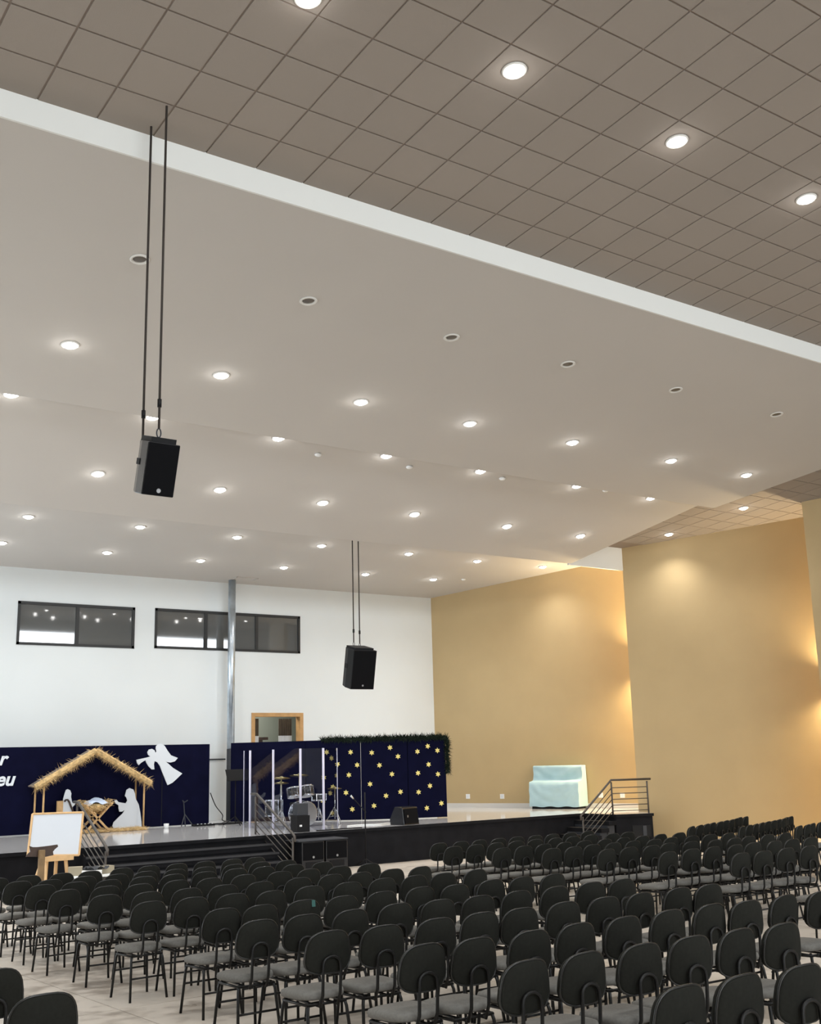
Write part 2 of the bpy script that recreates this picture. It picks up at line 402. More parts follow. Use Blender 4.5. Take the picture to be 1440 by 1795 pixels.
b = MB(); b.bbox((13.6, 31.4, -.2), (18.4, 31.5, 4)); b.bbox((13.5, 29.2, -.2), (13.6, 31.5, 4)); b.bbox((18.4, 29.2, -.2), (18.5, 31.5, 4)); b.bbox((13.5, 29.2, 3.9), (18.5, 31.5, 4)); b.bbox((13.5, 29.2, STZ - .1), (18.5, 31.5, STZ))
struct(b.build('wall_room', 'room_wall'), 'grey green room seen through the doorway')
area('added_room_lamp', (16, 30.2, 3.85), (0, 0, 0), 1.0, 1.0, 90, (1, .97, .9))  # unseen lamp added to brighten the room behind the doorway
def curtain(xa, xb, lab):
    t = empty('curtain', ((xa + xb) / 2, 29.6, 0), lab, 'curtain'); cx = (xa + xb) / 2
    for nm, m, a, c in (('valance', 'curtain_brown', 2.45, 2.95), ('drape', 'curtain_white', .2, 2.45)):
        P = [[(xa - cx + (xb - xa) * k / 24, .05 * math.sin(k * 1.6), z) for k in range(25)] for z in (a, c)]
        P2_ = [[(p[0], p[1] + .012, p[2]) for p in row] for row in P]
        MB().grid(P).grid(P2_).build(nm, m, t, True)
curtain(15.35, 15.72, 'brown topped white curtain at the left of the doorway')
curtain(16.40, 16.83, 'brown topped white curtain at the right of the doorway')
t = empty('cabinet', (16.0, 30.6, STZ), 'dark cabinet standing in the room through the doorway', 'cabinet')
MB().bbox((-.36, -.25, 0), (.26, .25, 2.18)).build('body', 'wood_dark', t); MB().bbox((-.36, -.3, 2.18), (.42, .3, 2.26)).build('top', 'wood_dark', t)
MB().bbox((-.06, -.265, .1), (-.04, -.25, 2.15)).build('door_gap', 'black_plastic', t)

# steel column
pc = atY(407, 1040, 28.66); zt_ = zat(P3, 28.66)
t = empty('steel_column', (pc.x, 28.66, STZ), 'galvanised steel column rising from the stage to the ceiling', 'column')
zc = atY(398, 1313, 28.66).z - STZ
MB().tube([(0, 0, zc), (0, 0, zt_ - STZ)], .105, 24).build('shaft', 'steel', t, True)
MB().tube([(0, 0, 0), (0, 0, zc)], .108, 24).build('painted_foot', 'dark_paint', t, True)
p = atY(382, 1331, 28.98)
tag(MB().tube([(13.0, 28.985, p.z), (pc.x, 28.985, p.z)], .018, 8).build('conduit', 'dark_paint'), 'thin dark conduit on the white wall left of the column', 'conduit')
p = onpanel(426, 1016, P3)
hb = MB()
for a, c in (((-.34, -.3), (.34, -.285)), ((-.34, .285), (.34, .3)), ((-.34, -.3), (-.325, .3)), ((.325, -.3), (.34, .3))): hb.bbox((p.x + a[0], p.y + a[1], p.z - .006), (p.x + c[0], p.y + c[1], p.z + .03))
tag(hb.build('access_hatch', 'plaster'), 'faint square access hatch in the ceiling above the column', 'hatch')

# ------------------------------------------------------------------ downlights
RING = MB().lathe([(.075, 0), (.105, 0), (.108, -.008), (.10, -.016), (.080, -.014), (.075, 0)], n=20, caps=False).mesh('trim_ring', M['lamp_ring'], True)
def dome(m): return MB().lathe([(.078, -.004), (.074, -.02), (.055, -.034), (.028, -.041), (.004, -.043)], n=20).mesh('lens', M[m], True)
DOME = {k: dome(k) for k in ('lamp_on', 'lamp_cool')}
DOME['lamp_off'] = MB().lathe([(.076, .002), (.06, -.006), (.03, -.010), (.004, -.011)], n=20).mesh('lens', M['lamp_off'], True)
LSP = bpy.data.lights.new('downlight_beam', 'SPOT'); LSP.energy = SPOT; LSP.spot_size = math.radians(122); LSP.spot_blend = 1.0; LSP.shadow_soft_size = .06; LSP.color = (1, .985, .955)
LGL = bpy.data.lights.new('downlight_added_halo', 'POINT'); LGL.energy = 2.2; LGL.shadow_soft_size = .05; LGL.color = (1, .98, .95)  # extra lamp per fixture, added to imitate lens glare on the ceiling
def downlight(p, slope, kind, lab, grp, scale=1.0):
    t = empty('recessed_downlight', p, lab, 'downlight', grp, (math.atan(slope), 0, 0)); t.scale = (scale,) * 3
    for nm, me in (('trim_ring', RING), ('lens', DOME[kind])):
        o = bpy.data.objects.new(nm, me); COL.objects.link(o); o.parent = t
    if kind != 'lamp_off':
        for nm, l, dz in (('beam', LSP, -.07), ('added_halo', LGL, -.12)):
            o = bpy.data.objects.new(nm, l); COL.objects.link(o); o.location = Vector(p) + Vector((0, 0, dz))
ROWS = [('T', [(540, -4), (902, 123), (1187, 247), (1414, 348)], None, 'row set in the tile ceiling', (), 0),
 ('A', [(245, 454), (541, 527), (792, 591), (996, 638), (1185, 683), (1362, 726)], P1, 'row just behind the white fascia', (), 1),
 ('B', [(123, 604), (388, 657), (633, 704), (824, 742), (1004, 775), (1177, 807), (1309, 832)], P1, 'second row behind the white fascia', (3,), 0),
 ('C', [(20, 690), (268, 730), (489, 767), (678, 798), (843, 825), (1012, 851), (1142, 872)], P2, 'third row behind the white fascia', (2, 3), 0),
 ('D', [(172, 830), (386, 858), (566, 881), (727, 901), (889, 922), (1018, 939)], P2, 'fourth row behind the white fascia', (5,), 0),
 ('E', [(50, 905), (246, 923), (416, 941), (564, 956), (717, 970), (837, 983), (952, 993)], P3, 'row second nearest the back wall', (3, 6), 0),
 ('F', [(3, 951), (188, 968), (352, 982), (498, 994), (641, 1006), (760, 1015)], P3, 'row nearest the back wall', (), 0)]
for nm, pts, P, where, cool, off in ROWS:
    for i, q in enumerate(pts):
        p = onpanel(*q, P) if P else ontile(*q)
        s = (P[1][1] - P[0][1]) / (P[1][0] - P[0][0]) if P else TS
        if off: lab = 'unlit recessed downlight, %s from left in the %s' % (ORD[i], where)
        else: lab = 'lit recessed downlight, %s from left in the %s' % (ORD[i], where)
        downlight(p, s, 'lamp_off' if off else 'lamp_cool' if i in cool else 'lamp_on', lab, 'recessed downlights', 1.25 if not off else 1.15)
for q, lab in (((1304, 890), 'lit recessed downlight in the tile strip near the middle tan wall'), ((1173, 936), 'lit recessed downlight right above the scallop on the middle tan wall')):
    downlight(ontile(*q), TS, 'lamp_on', lab, 'recessed downlights', 1.25)
for y in (7.66, 2.66, -2.34):  # unseen downlights added, the nearer rows to light the foreground floor and seats
    for i, x in enumerate((-3.0, -.5, 2.0, 14.5, 17.0, 19.5, 22.0) if y > 5 else (-3.0, -.5, 2.0, 4.5, 7.0, 9.5, 12.0, 14.5, 17.0, 19.5, 22.0, 24.5)):
        downlight(Vector((x, y, tz(y))), TS, 'lamp_on', 'lit tile ceiling downlight added outside the picture, %s from left, %s row from the fascia' % (ORD[i], ORD[0 if y > 5 else 1 if y > 0 else 2]), 'recessed downlights outside the picture', 1.25)
for y, P in ((15.2, P1), (17.8, P2), (20.0, P2), (24.6, P3), (26.9, P3)):
    for i, x in enumerate((-2.5, 0.0, 2.5)):
        downlight(Vector((x, y, zat(P, y))), (P[1][1] - P[0][1]) / (P[1][0] - P[0][0]), 'lamp_on', 'lit plaster ceiling downlight left of the picture, %s of the %s row' % (ORD[i], {15: 'second', 18: 'third', 20: 'fourth', 25: 'fifth', 27: 'sixth'}[round(y)]), 'recessed downlights left of the picture', 1.25)
DET = MB().lathe([(.07, .005), (.07, -.02), (.05, -.04), (.01, -.045)], n=16).mesh('detector', M['plate'], True)
for i, (q, P) in enumerate((((558, 796), P2), ((718, 818), P2), ((881, 838), P2), ((1062, 859), P2), ((813, 1015), P3))):
    o = bpy.data.objects.new('ceiling_detector', DET); COL.objects.link(o); o.location = onpanel(*q, P)
    tag(o, 'tiny white ceiling detector, %s from left' % ORD[i], 'detector', 'ceiling detectors')

# wall lamps hidden behind the wall edges: up and down light on the tan walls
def sconce(A, B, px, py, lab, power=1300):
    dd = Vector((B[0] - A[0], B[1] - A[1], 0)).normalized(); nn = Vector((dd.y, -dd.x, 0))
    p = onpl(px, py, nn, (A[0], A[1], 0)) + nn * .10
    R = Matrix((dd, nn, Vector((0, 0, 1)))).transposed()
    t = empty('wall_sconce', p, lab, 'wall lamp', 'up and down wall lamps')
    MB().box((0, 0, 0), (.22, .14, .22), R).build('housing', 'sconce', t); MB().box((0, 0, .112), (.16, .10, .006), R).build('lens', 'lamp_on', t); MB().box((0, 0, -.112), (.16, .10, .006), R).build('lens', 'lamp_on', t)
    for s in (1, -1):
        l = bpy.data.lights.new('sconce_beam', 'SPOT'); l.energy = power; l.color = (1, .78, .46); l.spot_size = math.radians(150); l.spot_blend = .8; l.shadow_soft_size = .06
        o = bpy.data.objects.new('sconce_beam', l); COL.objects.link(o); o.location = p + Vector((0, 0, .18 * s)); o.rotation_euler = (math.pi if s > 0 else 0, 0, 0)
sconce(W1A, W1B, 1150, 1158, 'wall lamp tucked behind the edge of the middle tan wall', 2200)
sconce(W2A, W2B, 1485, 1195, 'wall lamp tucked behind the rightmost tan wall')

# ------------------------------------------------------------------ stage
st = empty('stage', (10, STY, STZ), 'low stage with black carpeted front and glossy grey floor', 'stage')
BX0, BY0 = 21.5, 21.05
outline = [(LEFT_X + .01, STY), (BX0, STY), (BX0, BY0), (22.42, 20.64), (22.86, 21.54), (24.2, 22.55), (21.70, 28.99), (LEFT_X + .01, 28.99)]
top = [(x, y, STZ) for x, y in outline]
MB().prism(local(st, top), (0, 0, -.05)).build('floor_top', 'stage_tile', st)
MB().prism(local(st, [(x, y + (.02 if y < 25 else 0), STZ - .052) for x, y in outline]), (0, 0, -.85)).build('front_panel', 'stage_black', st)
e = MB(); o2 = .015
for a, c in zip(outline[:4], outline[1:5]):
    av, cv = Vector((*a, 0)), Vector((*c, 0)); dd = (cv - av).normalized(); nn = Vector((dd.y, -dd.x, 0))
    e.prism([Vector((*a, STZ - .001)) - dd * o2, Vector((*c, STZ - .001)) + dd * o2, Vector((*c, STZ - .07)) + dd * o2, Vector((*a, STZ - .07)) - dd * o2], nn * .02)
e.v = [tuple(Vector(v) - st.location) for v in e.v]; e.build('edge_trim', 'stage_black', st)
RISE, RUN = .163, .28
stairs = empty('stage_stairs', (10.3, STY, STZ), 'wide black stairs at the left front of the stage', 'stairs')
SX0, SX1 = 7.95, 12.05
for k in range(1, 5):
    y0 = STY - RUN * k
    tr = MB().bbox((SX0 - 10.3, y0 - STY, -RISE * k - .12), (SX1 - 10.3, y0 - STY + RUN, -RISE * k)).build('step', 'stage_black', stairs)
    MB().bbox((SX0 - 10.3, y0 - STY - .012, -RISE * k - .035), (SX1 - 10.3, y0 - STY, -RISE * k + .003)).build('nosing', 'stage_edge', tr)
    if k < 4: MB().bbox((SX0 - 10.3, y0 - STY + .02, fz(y0) - STZ), (SX1 - 10.3, y0 - STY + RUN, -RISE * k - .12)).build('riser', 'stage_black', stairs)
ss = empty('stage_stairs', (BX0, 21.7, STZ), 'narrow black side stairs at the right end of the stage', 'stairs')
for k in range(1, 5):
    x1_ = -RUN * (k - 1)
    tr = MB().bbox((x1_ - RUN, BY0 - 21.7, -RISE * k - .10), (x1_, STY - 21.7, -RISE * k)).build('step', 'stage_black', ss)
    MB().bbox((x1_ - RUN, BY0 - 21.7 + .05, fz(21) - STZ), (x1_ - .04, STY - 21.7, -RISE * k - .10)).build('riser', 'dark_paint', ss)
# opening in the front of the stage block
a = Vector((BX0, BY0, 0)); c = Vector((22.42, 20.64, 0)); dd = (c - a).normalized(); nn = Vector((dd.y, -dd.x, 0))
p0 = a + dd * .42 + nn * .004; p1 = a + dd * .92 + nn * .004
v = empty('vent_opening', (p0.x, p0.y, 0), 'dark vent opening in the front of the stage block', 'vent')
q = lambda P, z: Vector((P.x - p0.x, P.y - p0.y, z))
MB().prism([q(p0, -.42), q(p1, -.42), q(p1, -.12), q(p0, -.12)], nn * .006).build('recess', 'black_plastic', v)
MB().prism([q(p0 + dd * .28, -.42), q(p0 + dd * .38, -.42), q(p0 + dd * .38, -.13), q(p0 + dd * .28, -.13)], nn * .02).build('slat', 'dark_paint', v)

def railing(pts_top, posts, base, nbars, lab, curl=None):
    # pts_top: handrail path; posts: list of (x, y, zbase, ztop)
    t = empty('stair_railing', base, lab, 'railing')
    L = lambda ps: local(t, ps)
    MB().tube(L(pts_top if not curl else pts_top + curl), .028, 10).build('handrail', 'rail', t, True)
    for (x, y, a, c) in posts: MB().tube(L([(x, y, a), (x, y, c)]), .022, 8).build('post', 'rail', t, True)
    for i in range(len(posts) - 1):
        A, B = posts[i], posts[i + 1]
        for k in range(1, nbars + 1):
            s = k / (nbars + .6)
            MB().tube(L([(A[0], A[1], A[3] - (A[3] - A[2]) * s), (B[0], B[1], B[3] - (B[3] - B[2]) * s)]), .011, 6).build('bar', 'rail', t, True)
    return t
zl = fz(21.0)
HR = .86
ps = [(22.38, 20.74, STZ, STZ + HR - .05), (21.46, 21.12, STZ, STZ + HR - .05), (20.38, 21.12, fz(21.1), fz(21.1) + HR - .08)]
railing([(22.48, 20.70, STZ + HR), (21.46, 21.12, STZ + HR), (20.40, 21.12, fz(21.1) + HR)], ps, (21.46, 21.12, STZ), 5, 'dark metal handrail beside the narrow stairs at the right', [(20.32, 21.12, fz(21.1) + HR - .05), (20.32, 21.12, fz(21.1) + HR - .16)])
for X, lab in ((12.02, 'dark metal handrail at the right side of the wide stage stairs'), (8.0, 'dark metal handrail behind the whiteboard on the wide stage stairs')):
    ps = [(X, 22.75, STZ, STZ + HR - .05), (X, 21.1, fz(21.1), fz(21.1) + HR - .08)]
    railing([(X, 22.95, STZ + HR), (X, 22.7, STZ + HR), (X, 21.1, fz(21.1) + HR)], ps, (X, 22.75, STZ), 5, lab, [(X, 21.02, fz(21.1) + HR - .06), (X, 21.02, fz(21.1) + HR - .16)])

# ------------------------------------------------------------------ navy screens
PY = 27.5
pt = 2.21
s1 = empty('navy_screen', (10.0, PY, STZ), 'long navy fabric screen behind the nativity with white lettering', 'screen')
MB().bbox((-13.0, 0, .02), (13.17 - 10, .06, pt - STZ)).build('fabric_panel', 'navy', s1, bevel=.01)
for X in (1.85,): MB().bbox((X - .008, -.006, .02), (X + .008, 0, pt - STZ)).build('seam', 'black_plastic', s1)
def letters(txt, px, py, hpx, parent):
    cu = bpy.data.curves.new('lettering', 'FONT'); cu.body = txt; cu.extrude = .006; cu.shear = .28; cu.offset = .012
    a = atY(px, py, PY); c = atY(px, py - hpx, PY)
    cu.size = (c.z - a.z) / .52; cu.resolution_u = 4
    tmp = bpy.data.objects.new('tmp', cu); COL.objects.link(tmp)
    dg = bpy.context.evaluated_depsgraph_get(); me = bpy.data.meshes.new_from_object(tmp.evaluated_get(dg))
    bpy.data.objects.remove(tmp)
    me.materials.clear(); me.materials.append(M['white_card'])
    o = bpy.data.objects.new('lettering', me); COL.objects.link(o); o.parent = parent
    o.location = Vector((a.x, PY - .012, a.z)) - parent.location; o.rotation_euler = (math.pi / 2, 0, 0)
    o['label'] = 'white slanted letters'
letters('r', -3.0, 1341, 17, s1)
letters('eu', -9.0, 1377.5, 17.5, s1)

SC = [(13.88, 27.71), (15.20, 26.0), (16.30, 25.04), (17.35, 24.40), (18.37, 24.08)]
s2 = empty('navy_screen', (16.3, 25.04, STZ), 'folding navy screen with gold stars behind the drum shield', 'screen')
ptop = 2.23
for i, (a, c) in enumerate(zip(SC[:-1], SC[1:])):
    av, cv = Vector((*a, 0)), Vector((*c, 0)); dd = (cv - av).normalized(); nn = Vector((dd.y, -dd.x, 0))
    MB().prism(local(s2, [av + Vector((0, 0, STZ + .02)) + dd * .008, cv + Vector((0, 0, STZ + .02)) - dd * .008, cv + Vector((0, 0, ptop)) - dd * .008, av + Vector((0, 0, ptop)) + dd * .008]), -nn * .06).build('fabric_panel', 'navy', s2)
def seg_of(px):
    # panel whose span holds that sight line
    for i, (a, c) in enumerate(zip(SC[:-1], SC[1:])):
        xa, xc = proj((*a, 1))[0], proj((*c, 1))[0]
        if xa - 1 <= px <= xc + 1: return i
    return len(SC) - 2 if px > 700 else 0
STAR = [(573, 1318.5), (615, 1318.5), (652, 1319.5), (684, 1310.5), (698, 1326), (732, 1317.5), (750, 1308), (767, 1315.5), (592, 1339.5), (626.5, 1341), (665.5, 1341.5), (751.5, 1340), (612, 1358.5), (687.5, 1357), (733, 1355), (768, 1357), (568, 1363), (584, 1379.5), (607, 1389.5), (649, 1374.5), (677, 1395), (702.5, 1388), (734, 1388.5), (754, 1377.5), (774, 1408), (618, 1418.5), (656, 1412.5), (699.5, 1423.5), (748.5, 1416.5), (567, 1404)]
for px, py in STAR:
    i = seg_of(px); av, cv = Vector((*SC[i], 0)), Vector((*SC[i + 1], 0)); dd = (cv - av).normalized(); nn = Vector((dd.y, -dd.x, 0))
    p = onpl(px, py, nn, av) + nn * .004; R = .075
    poly = []
    a0 = random.uniform(-.2, .2)
    for k in range(12):
        rr = R if k % 2 == 0 else R * .52; an = a0 + k * math.pi / 6
        poly.append(p + dd * (rr * math.sin(an)) + Vector((0, 0, rr * math.cos(an))) - s2.location)
    MB().prism(poly, nn * .008).build('star', 'gold', s2)
# garland over the top and the right end
gp = []
for i in range(1, 4):
    for k in range(14):
        f_ = k / 14; gp.append(Vector((SC[i][0] + (SC[i + 1][0] - SC[i][0]) * f_, SC[i][1] + (SC[i + 1][1] - SC[i][1]) * f_, ptop + .01)))
gp = gp[4:]
gp += [Vector((18.40, 24.05, ptop - .02 - .09 * k)) for k in range(11)]
b = MB()
for p, q in zip(gp[:-1], gp[1:]):
    for _ in range(70):
        c = p.lerp(q, random.random()); an = random.uniform(0, 2 * math.pi); L = random.uniform(.08, .19)
        d = Vector((random.uniform(-1, 1), random.uniform(-1, 1), random.uniform(-1, 1))).normalized()
        e_ = d.orthogonal().normalized() * .010; b.add([c - e_, c + e_, c + d * L], [(0, 1, 2)])
        e_ = d.cross(e_); b.add([c - e_, c + e_, c + d * L], [(0, 1, 2)])
b.tube(gp, .028, 6)
tag(b.build('tinsel_garland', 'garland'), 'dark green tinsel garland draped over the starry screen', 'garland')

# ------------------------------------------------------------------ nativity
def cut(px_list, Y, name, lab, cat, th=.025, m='white_card', group=None):
    P = [atY(x, y, Y) for x, y in px_list]
    zmin = min(p.z for p in P); cx = sum(p.x for p in P) / len(P)
    base = Vector((cx, Y, zmin))
    o = MB().prism([p - base for p in P], (0, -th, 0)).build(name, m); o.location = base
    return tag(o, lab, cat, group)
Zm = lambda L: [(x / 3, 1240 + y / 3) for x, y in L]
cut(Zm([(820, 204), (832, 192), (850, 190), (866, 204), (880, 228), (898, 252), (934, 266), (918, 284), (896, 290), (876, 287), (868, 283), (884, 296), (908, 318), (957, 348), (932, 372), (906, 396), (880, 409), (868, 380), (852, 340), (840, 308), (826, 288), (812, 282), (808, 300), (811, 326), (797, 326), (780, 310), (768, 290), (764, 278), (752, 284), (740, 292), (728, 304), (720, 294), (716, 276), (734, 272), (770, 264), (790, 258), (778, 250), (774, 236), (782, 222), (798, 218), (812, 226), (816, 240), (822, 232), (818, 216)]),
    PY - .005, 'angel_cutout', 'white flying angel cutout blowing a trumpet on the navy screen', 'cutout')
MY = 27.28
def grounded(L): return L
cut(Zm([(680, 424), (700, 432), (708, 452), (712, 480), (728, 510), (736, 550), (742, 600), (744, 636), (735, 644), (690, 646), (640, 644), (600, 640), (590, 624), (596, 604), (620, 580), (645, 556), (654, 540), (640, 548), (626, 548), (622, 530), (622, 515), (606, 505), (600, 490), (612, 486), (622, 498), (645, 502), (660, 504), (668, 490), (664, 474), (656, 466), (660, 450), (664, 434)]),
    MY, 'kneeling_figure_cutout', 'white cutout of a kneeling robed figure with open hands', 'cutout')
cut(Zm([(355, 430), (368, 436), (374, 452), (372, 470), (376, 490), (380, 504), (395, 490), (400, 498), (388, 516), (380, 524), (386, 548), (394, 650), (318, 652), (328, 520), (332, 480), (340, 450), (346, 434)]),
    MY, 'standing_figure_cutout', 'white cutout of a robed figure behind the whiteboard', 'cutout')
sp = [atY(x / 3, 1240 + y / 3, MY - .06) for x, y in ((340, 496), (346, 487), (356, 486), (364, 496), (370, 512), (378, 532), (386, 550))]
sp += [Vector((sp[-1].x + .06, MY - .06, STZ + .02))]
tag(MB().tube(sp, .022, 8).build('shepherd_crook', 'wood_dark', None, True), 'dark crook leaning beside the robed cutout', 'crook')
a = atY(105, 1404, MY - .12)
tag(MB().bbox((a.x - .07, MY - .16, STZ), (a.x + .07, MY - .10, a.z)).build('wood_plank', 'wood'), 'upright wooden plank left of the robed cutout', 'plank')

# stable
FY, BY = 26.9, 27.42
rid = atY(168, 1316, FY); el = atY(62, 1380, FY); er = atY(264, 1373, FY)
stb = empty('nativity_stable', (rid.x, FY, STZ), 'open nativity stable with straw edged pitched roof', 'stable')
for eave in (el, er):
    A, B = rid, eave; nn = Vector((-(B.z - A.z), 0, B.x - A.x)).normalized()
    if nn.z < 0: nn = -nn
    r_ = MB().prism(local(stb, [A, B, B + nn * .03, A + nn * .03]), (0, BY - FY, 0)).build('roof_slab', 'roof_board', stb)
    b = MB()
    for k in range(900):
        f_ = random.random(); c = A.lerp(B, f_) + Vector((0, random.uniform(-.06, .03), random.uniform(-.04, .05)))
        dn = Vector((random.uniform(-.6, .6), random.uniform(-.6, .3), random.uniform(-1, .35))).normalized(); L = random.uniform(.08, .22)
        e_ = dn.orthogonal().normalized() * .010; c = c - stb.location
        b.add([c - e_, c + e_, c + dn * L + e_ * .3], [(0, 1, 2)])
    b.tube(local(stb, [A + Vector((0, -.02, 0)), A.lerp(B, .5) + Vector((0, -.02, 0)), B + Vector((0, -.02, 0))]), .075, 7)
    tag(b.build('straw_edging', 'straw', stb), kind='stuff')
for px, Y in ((77, FY), (253, FY), (61, BY), (237, BY)):
    X = atY(px, 1400, Y).x
    f_ = abs(X - rid.x) / abs((er if X > rid.x else el).x - rid.x); zt = rid.z + ((er if X > rid.x else el).z - rid.z) * min(f_, 1)
    MB().tube(local(stb, [(X, Y + (.02 if Y == FY else -.02), STZ), (X, Y + (.02 if Y == FY else -.02), zt - .01)]), .024, 8).build('post', 'wood', stb, True)

# manger
mc = atY(166, 1432, 26.95); mg = empty('manger', (mc.x, 26.95, STZ), 'wooden manger with crossed legs and hay', 'manger')
mw = .36
for y in (-.22, .22):
    for s in (1, -1):
        MB().box((0, y, .33), (.045, .04, .84), Matrix.Rotation(s * math.radians(44), 3, 'Y')).build('leg', 'wood', mg)
for s in (1, -1):
    for k in range(3): MB().box((s * (.10 + .1 * k), 0, .46 + .09 * k), (.02, .62, .085), Matrix.Rotation(s * math.radians(44), 3, 'Y')).build('slat', 'wood', mg)
b = MB()
for k in range(700):
    x, y = random.uniform(-.34, .34), random.uniform(-.34, .34); z = .50 + .26 * abs(x) / .34 * .7 + random.uniform(0, .10)
    d = Vector((random.uniform(-1, 1), random.uniform(-1, 1), random.uniform(-.5, .3))).normalized(); e_ = d.orthogonal().normalized() * .006; c = Vector((x, y, z)); L = random.uniform(.06, .14)
    b.add([c - e_, c + e_, c + d * L], [(0, 1, 2)])
b.lathe([(.02, .44), (.20, .52), (.27, .62), (.22, .67), (.02, .69)], n=14)
tag(b.build('hay', 'straw', mg), kind='stuff')
P = []
for i in range(9):
    row = []
    for j in range(13):
        u_, v_ = i / 8 * 2 - 1, j / 12 * 2 - 1
        row.append((v_ * .27, u_ * .26, .70 + .10 * (1 - u_ * u_) * (1 - v_ * v_) ** .5 + .03 * math.sin(5 * v_ + 3 * u_) - .05 * abs(v_)))
    P.append(row)
o = MB().grid(P).build('swaddling_cloth', 'baby_cloth', None, True); o.location = (mc.x, 26.95, STZ); tag(o, 'pale blue and white cloth bundle lying in the manger hay', 'cloth')
b = MB()
for k in range(2600):
    x, y = random.uniform(8.9, 11.15), 26.85 + random.uniform(-.28, .42) * random.random() ** .4
    d = Vector((random.uniform(-1, 1), random.uniform(-1, 1), random.uniform(0, .35))).normalized(); e_ = d.orthogonal().normalized() * .007; c = Vector((x, y, STZ + .003 + random.random() * .05)); L = random.uniform(.06, .18)
    b.add([c - e_, c + e_, c + d * L], [(0, 1, 2)])
tag(b.build('loose_hay', 'straw'), 'loose hay strewn on the stage under the stable', 'hay', kind='stuff')
cp = atZ(285.5, 1450, STZ)
t = MB().lathe([(.05, 0), (.06, .02), (.065, .11), (.058, .11)], n=16).build('paper_cup', 'paper', None, True); t.location = (11.75, 26.95, STZ); tag(t, 'small white cup on the stage right of the stable', 'cup')

# ------------------------------------------------------------------ whiteboard on easel, book stand, low table
WY = 20.8
wb = empty('whiteboard_easel', (6.95, WY, fz(WY)), 'whiteboard in a wooden frame on a wooden easel', 'whiteboard')
c4 = [atY(57, 1427, WY + .12), atY(146, 1424, WY + .12), atY(138.5, 1499, WY - .06), atY(48.5, 1500, WY - .06)]
cen = sum(c4, Vector()) / 4
thk = Vector((0, .03, 0))
MB().prism(local(wb, c4), thk).build('board', 'board_white', wb)
for i in range(4):
    a, c = c4[i], c4[(i + 1) % 4]; MB().tube(local(wb, [a, c]), .020, 6).build('frame_rail', 'wood_light', wb)
tz0 = c4[3].z
MB().bbox((-.28, -.16, tz0 - fz(WY) - .12), (.28, .10, tz0 - fz(WY) - .03)).build('tray', 'wood_light', wb)
for xa, xb, y in ((-.17, -.25, -.12), (.17, .22, -.12), (.04, .08, .16), (-.22, -.40, .12)):
    MB().tube([(xa, y * .4, tz0 - fz(WY) - .10), (xb, y * 1.6, 0)], .032, 6).build('leg', 'wood_light', wb)
bs = empty('book_stand', (6.16, 19.6, fz(19.6)), 'dark carved wooden book stand in front of the whiteboard', 'book stand')
BYc = 19.6
poly = [atY(x, y, BYc) for x, y in ((52, 1483), (58, 1485), (66, 1485), (76, 1484), (88, 1482.5), (101, 1480.5), (102, 1484), (96, 1489), (93, 1493), (94, 1499), (80, 1502), (66, 1502), (46, 1502), (49, 1497), (54, 1493), (53, 1487))]
MB().prism(local(bs, poly), (0, .035, 0)).build('carved_board', 'wood_dark', bs)
pc1 = atY(73.5, 1490, BYc - .05)
MB().bbox((pc1.x - 6.16 - .048, -.09, .05), (pc1.x - 6.16 + .048, -.01, pc1.z - fz(BYc))).build('post', 'wood_mid', bs, bevel=.006)
for s in (0, 1): MB().box((pc1.x - 6.16, -.05, .03), (.5 if s else .08, .08 if s else .5, .06)).build('foot', 'wood_dark', bs)
TY = 20.3
tb = empty('low_table', (7.55, TY, fz(TY)), 'low white table with papers in front of the wide stairs', 'table')
ztab = atY(160, 1533, TY).z
MB().box((0, 0, ztab - fz(TY) - .015), (.95, .55, .03)).build('tabletop', 'paper', tb)
for sx in (-1, 1):
    for sy_ in (-1, 1): MB().tube([(sx * .42, sy_ * .22, 0), (sx * .42, sy_ * .22, ztab - fz(TY) - .03)], .015, 6).build('leg', 'dark_paint', tb)
def slab(px, py, wd, dp, ht_, m, nm, lab, cat, rz=0, dy=0, z=None):
    p = atY(px, py, TY + dy); o = MB().box((0, 0, ht_ / 2), (wd, dp, ht_)).build(nm, m, bevel=.004); o.location = (p.x, TY + dy, ztab if z is None else z); o.rotation_euler = (0, 0, rz); return tag(o, lab, cat)
slab(184, 1529, .26, .2, .13, 'carton', 'cardboard_box', 'small tan cardboard box at the right of the low table', 'box', .2, .05)
slab(132, 1529, .24, .2, .15, 'carton', 'paper_bag', 'crumpled brown paper bag at the left of the low table', 'bag', -.4, .05)
slab(158, 1530, .34, .24, .08, 'paper', 'paper_stack', 'stack of white papers on the low table', 'papers', .1, -.05)
P = [[(-.2 + .4 * j / 10, -.12 + .24 * i / 6, .03 * math.sin(j * 1.3 + i) + .03) for j in range(11)] for i in range(7)]
o = MB().grid(P).build('crumpled_cloth', 'dark_paint', None, True); o.location = (7.52, TY - .02, ztab + .085); tag(o, 'crumpled grey cloth on top of the papers', 'cloth')

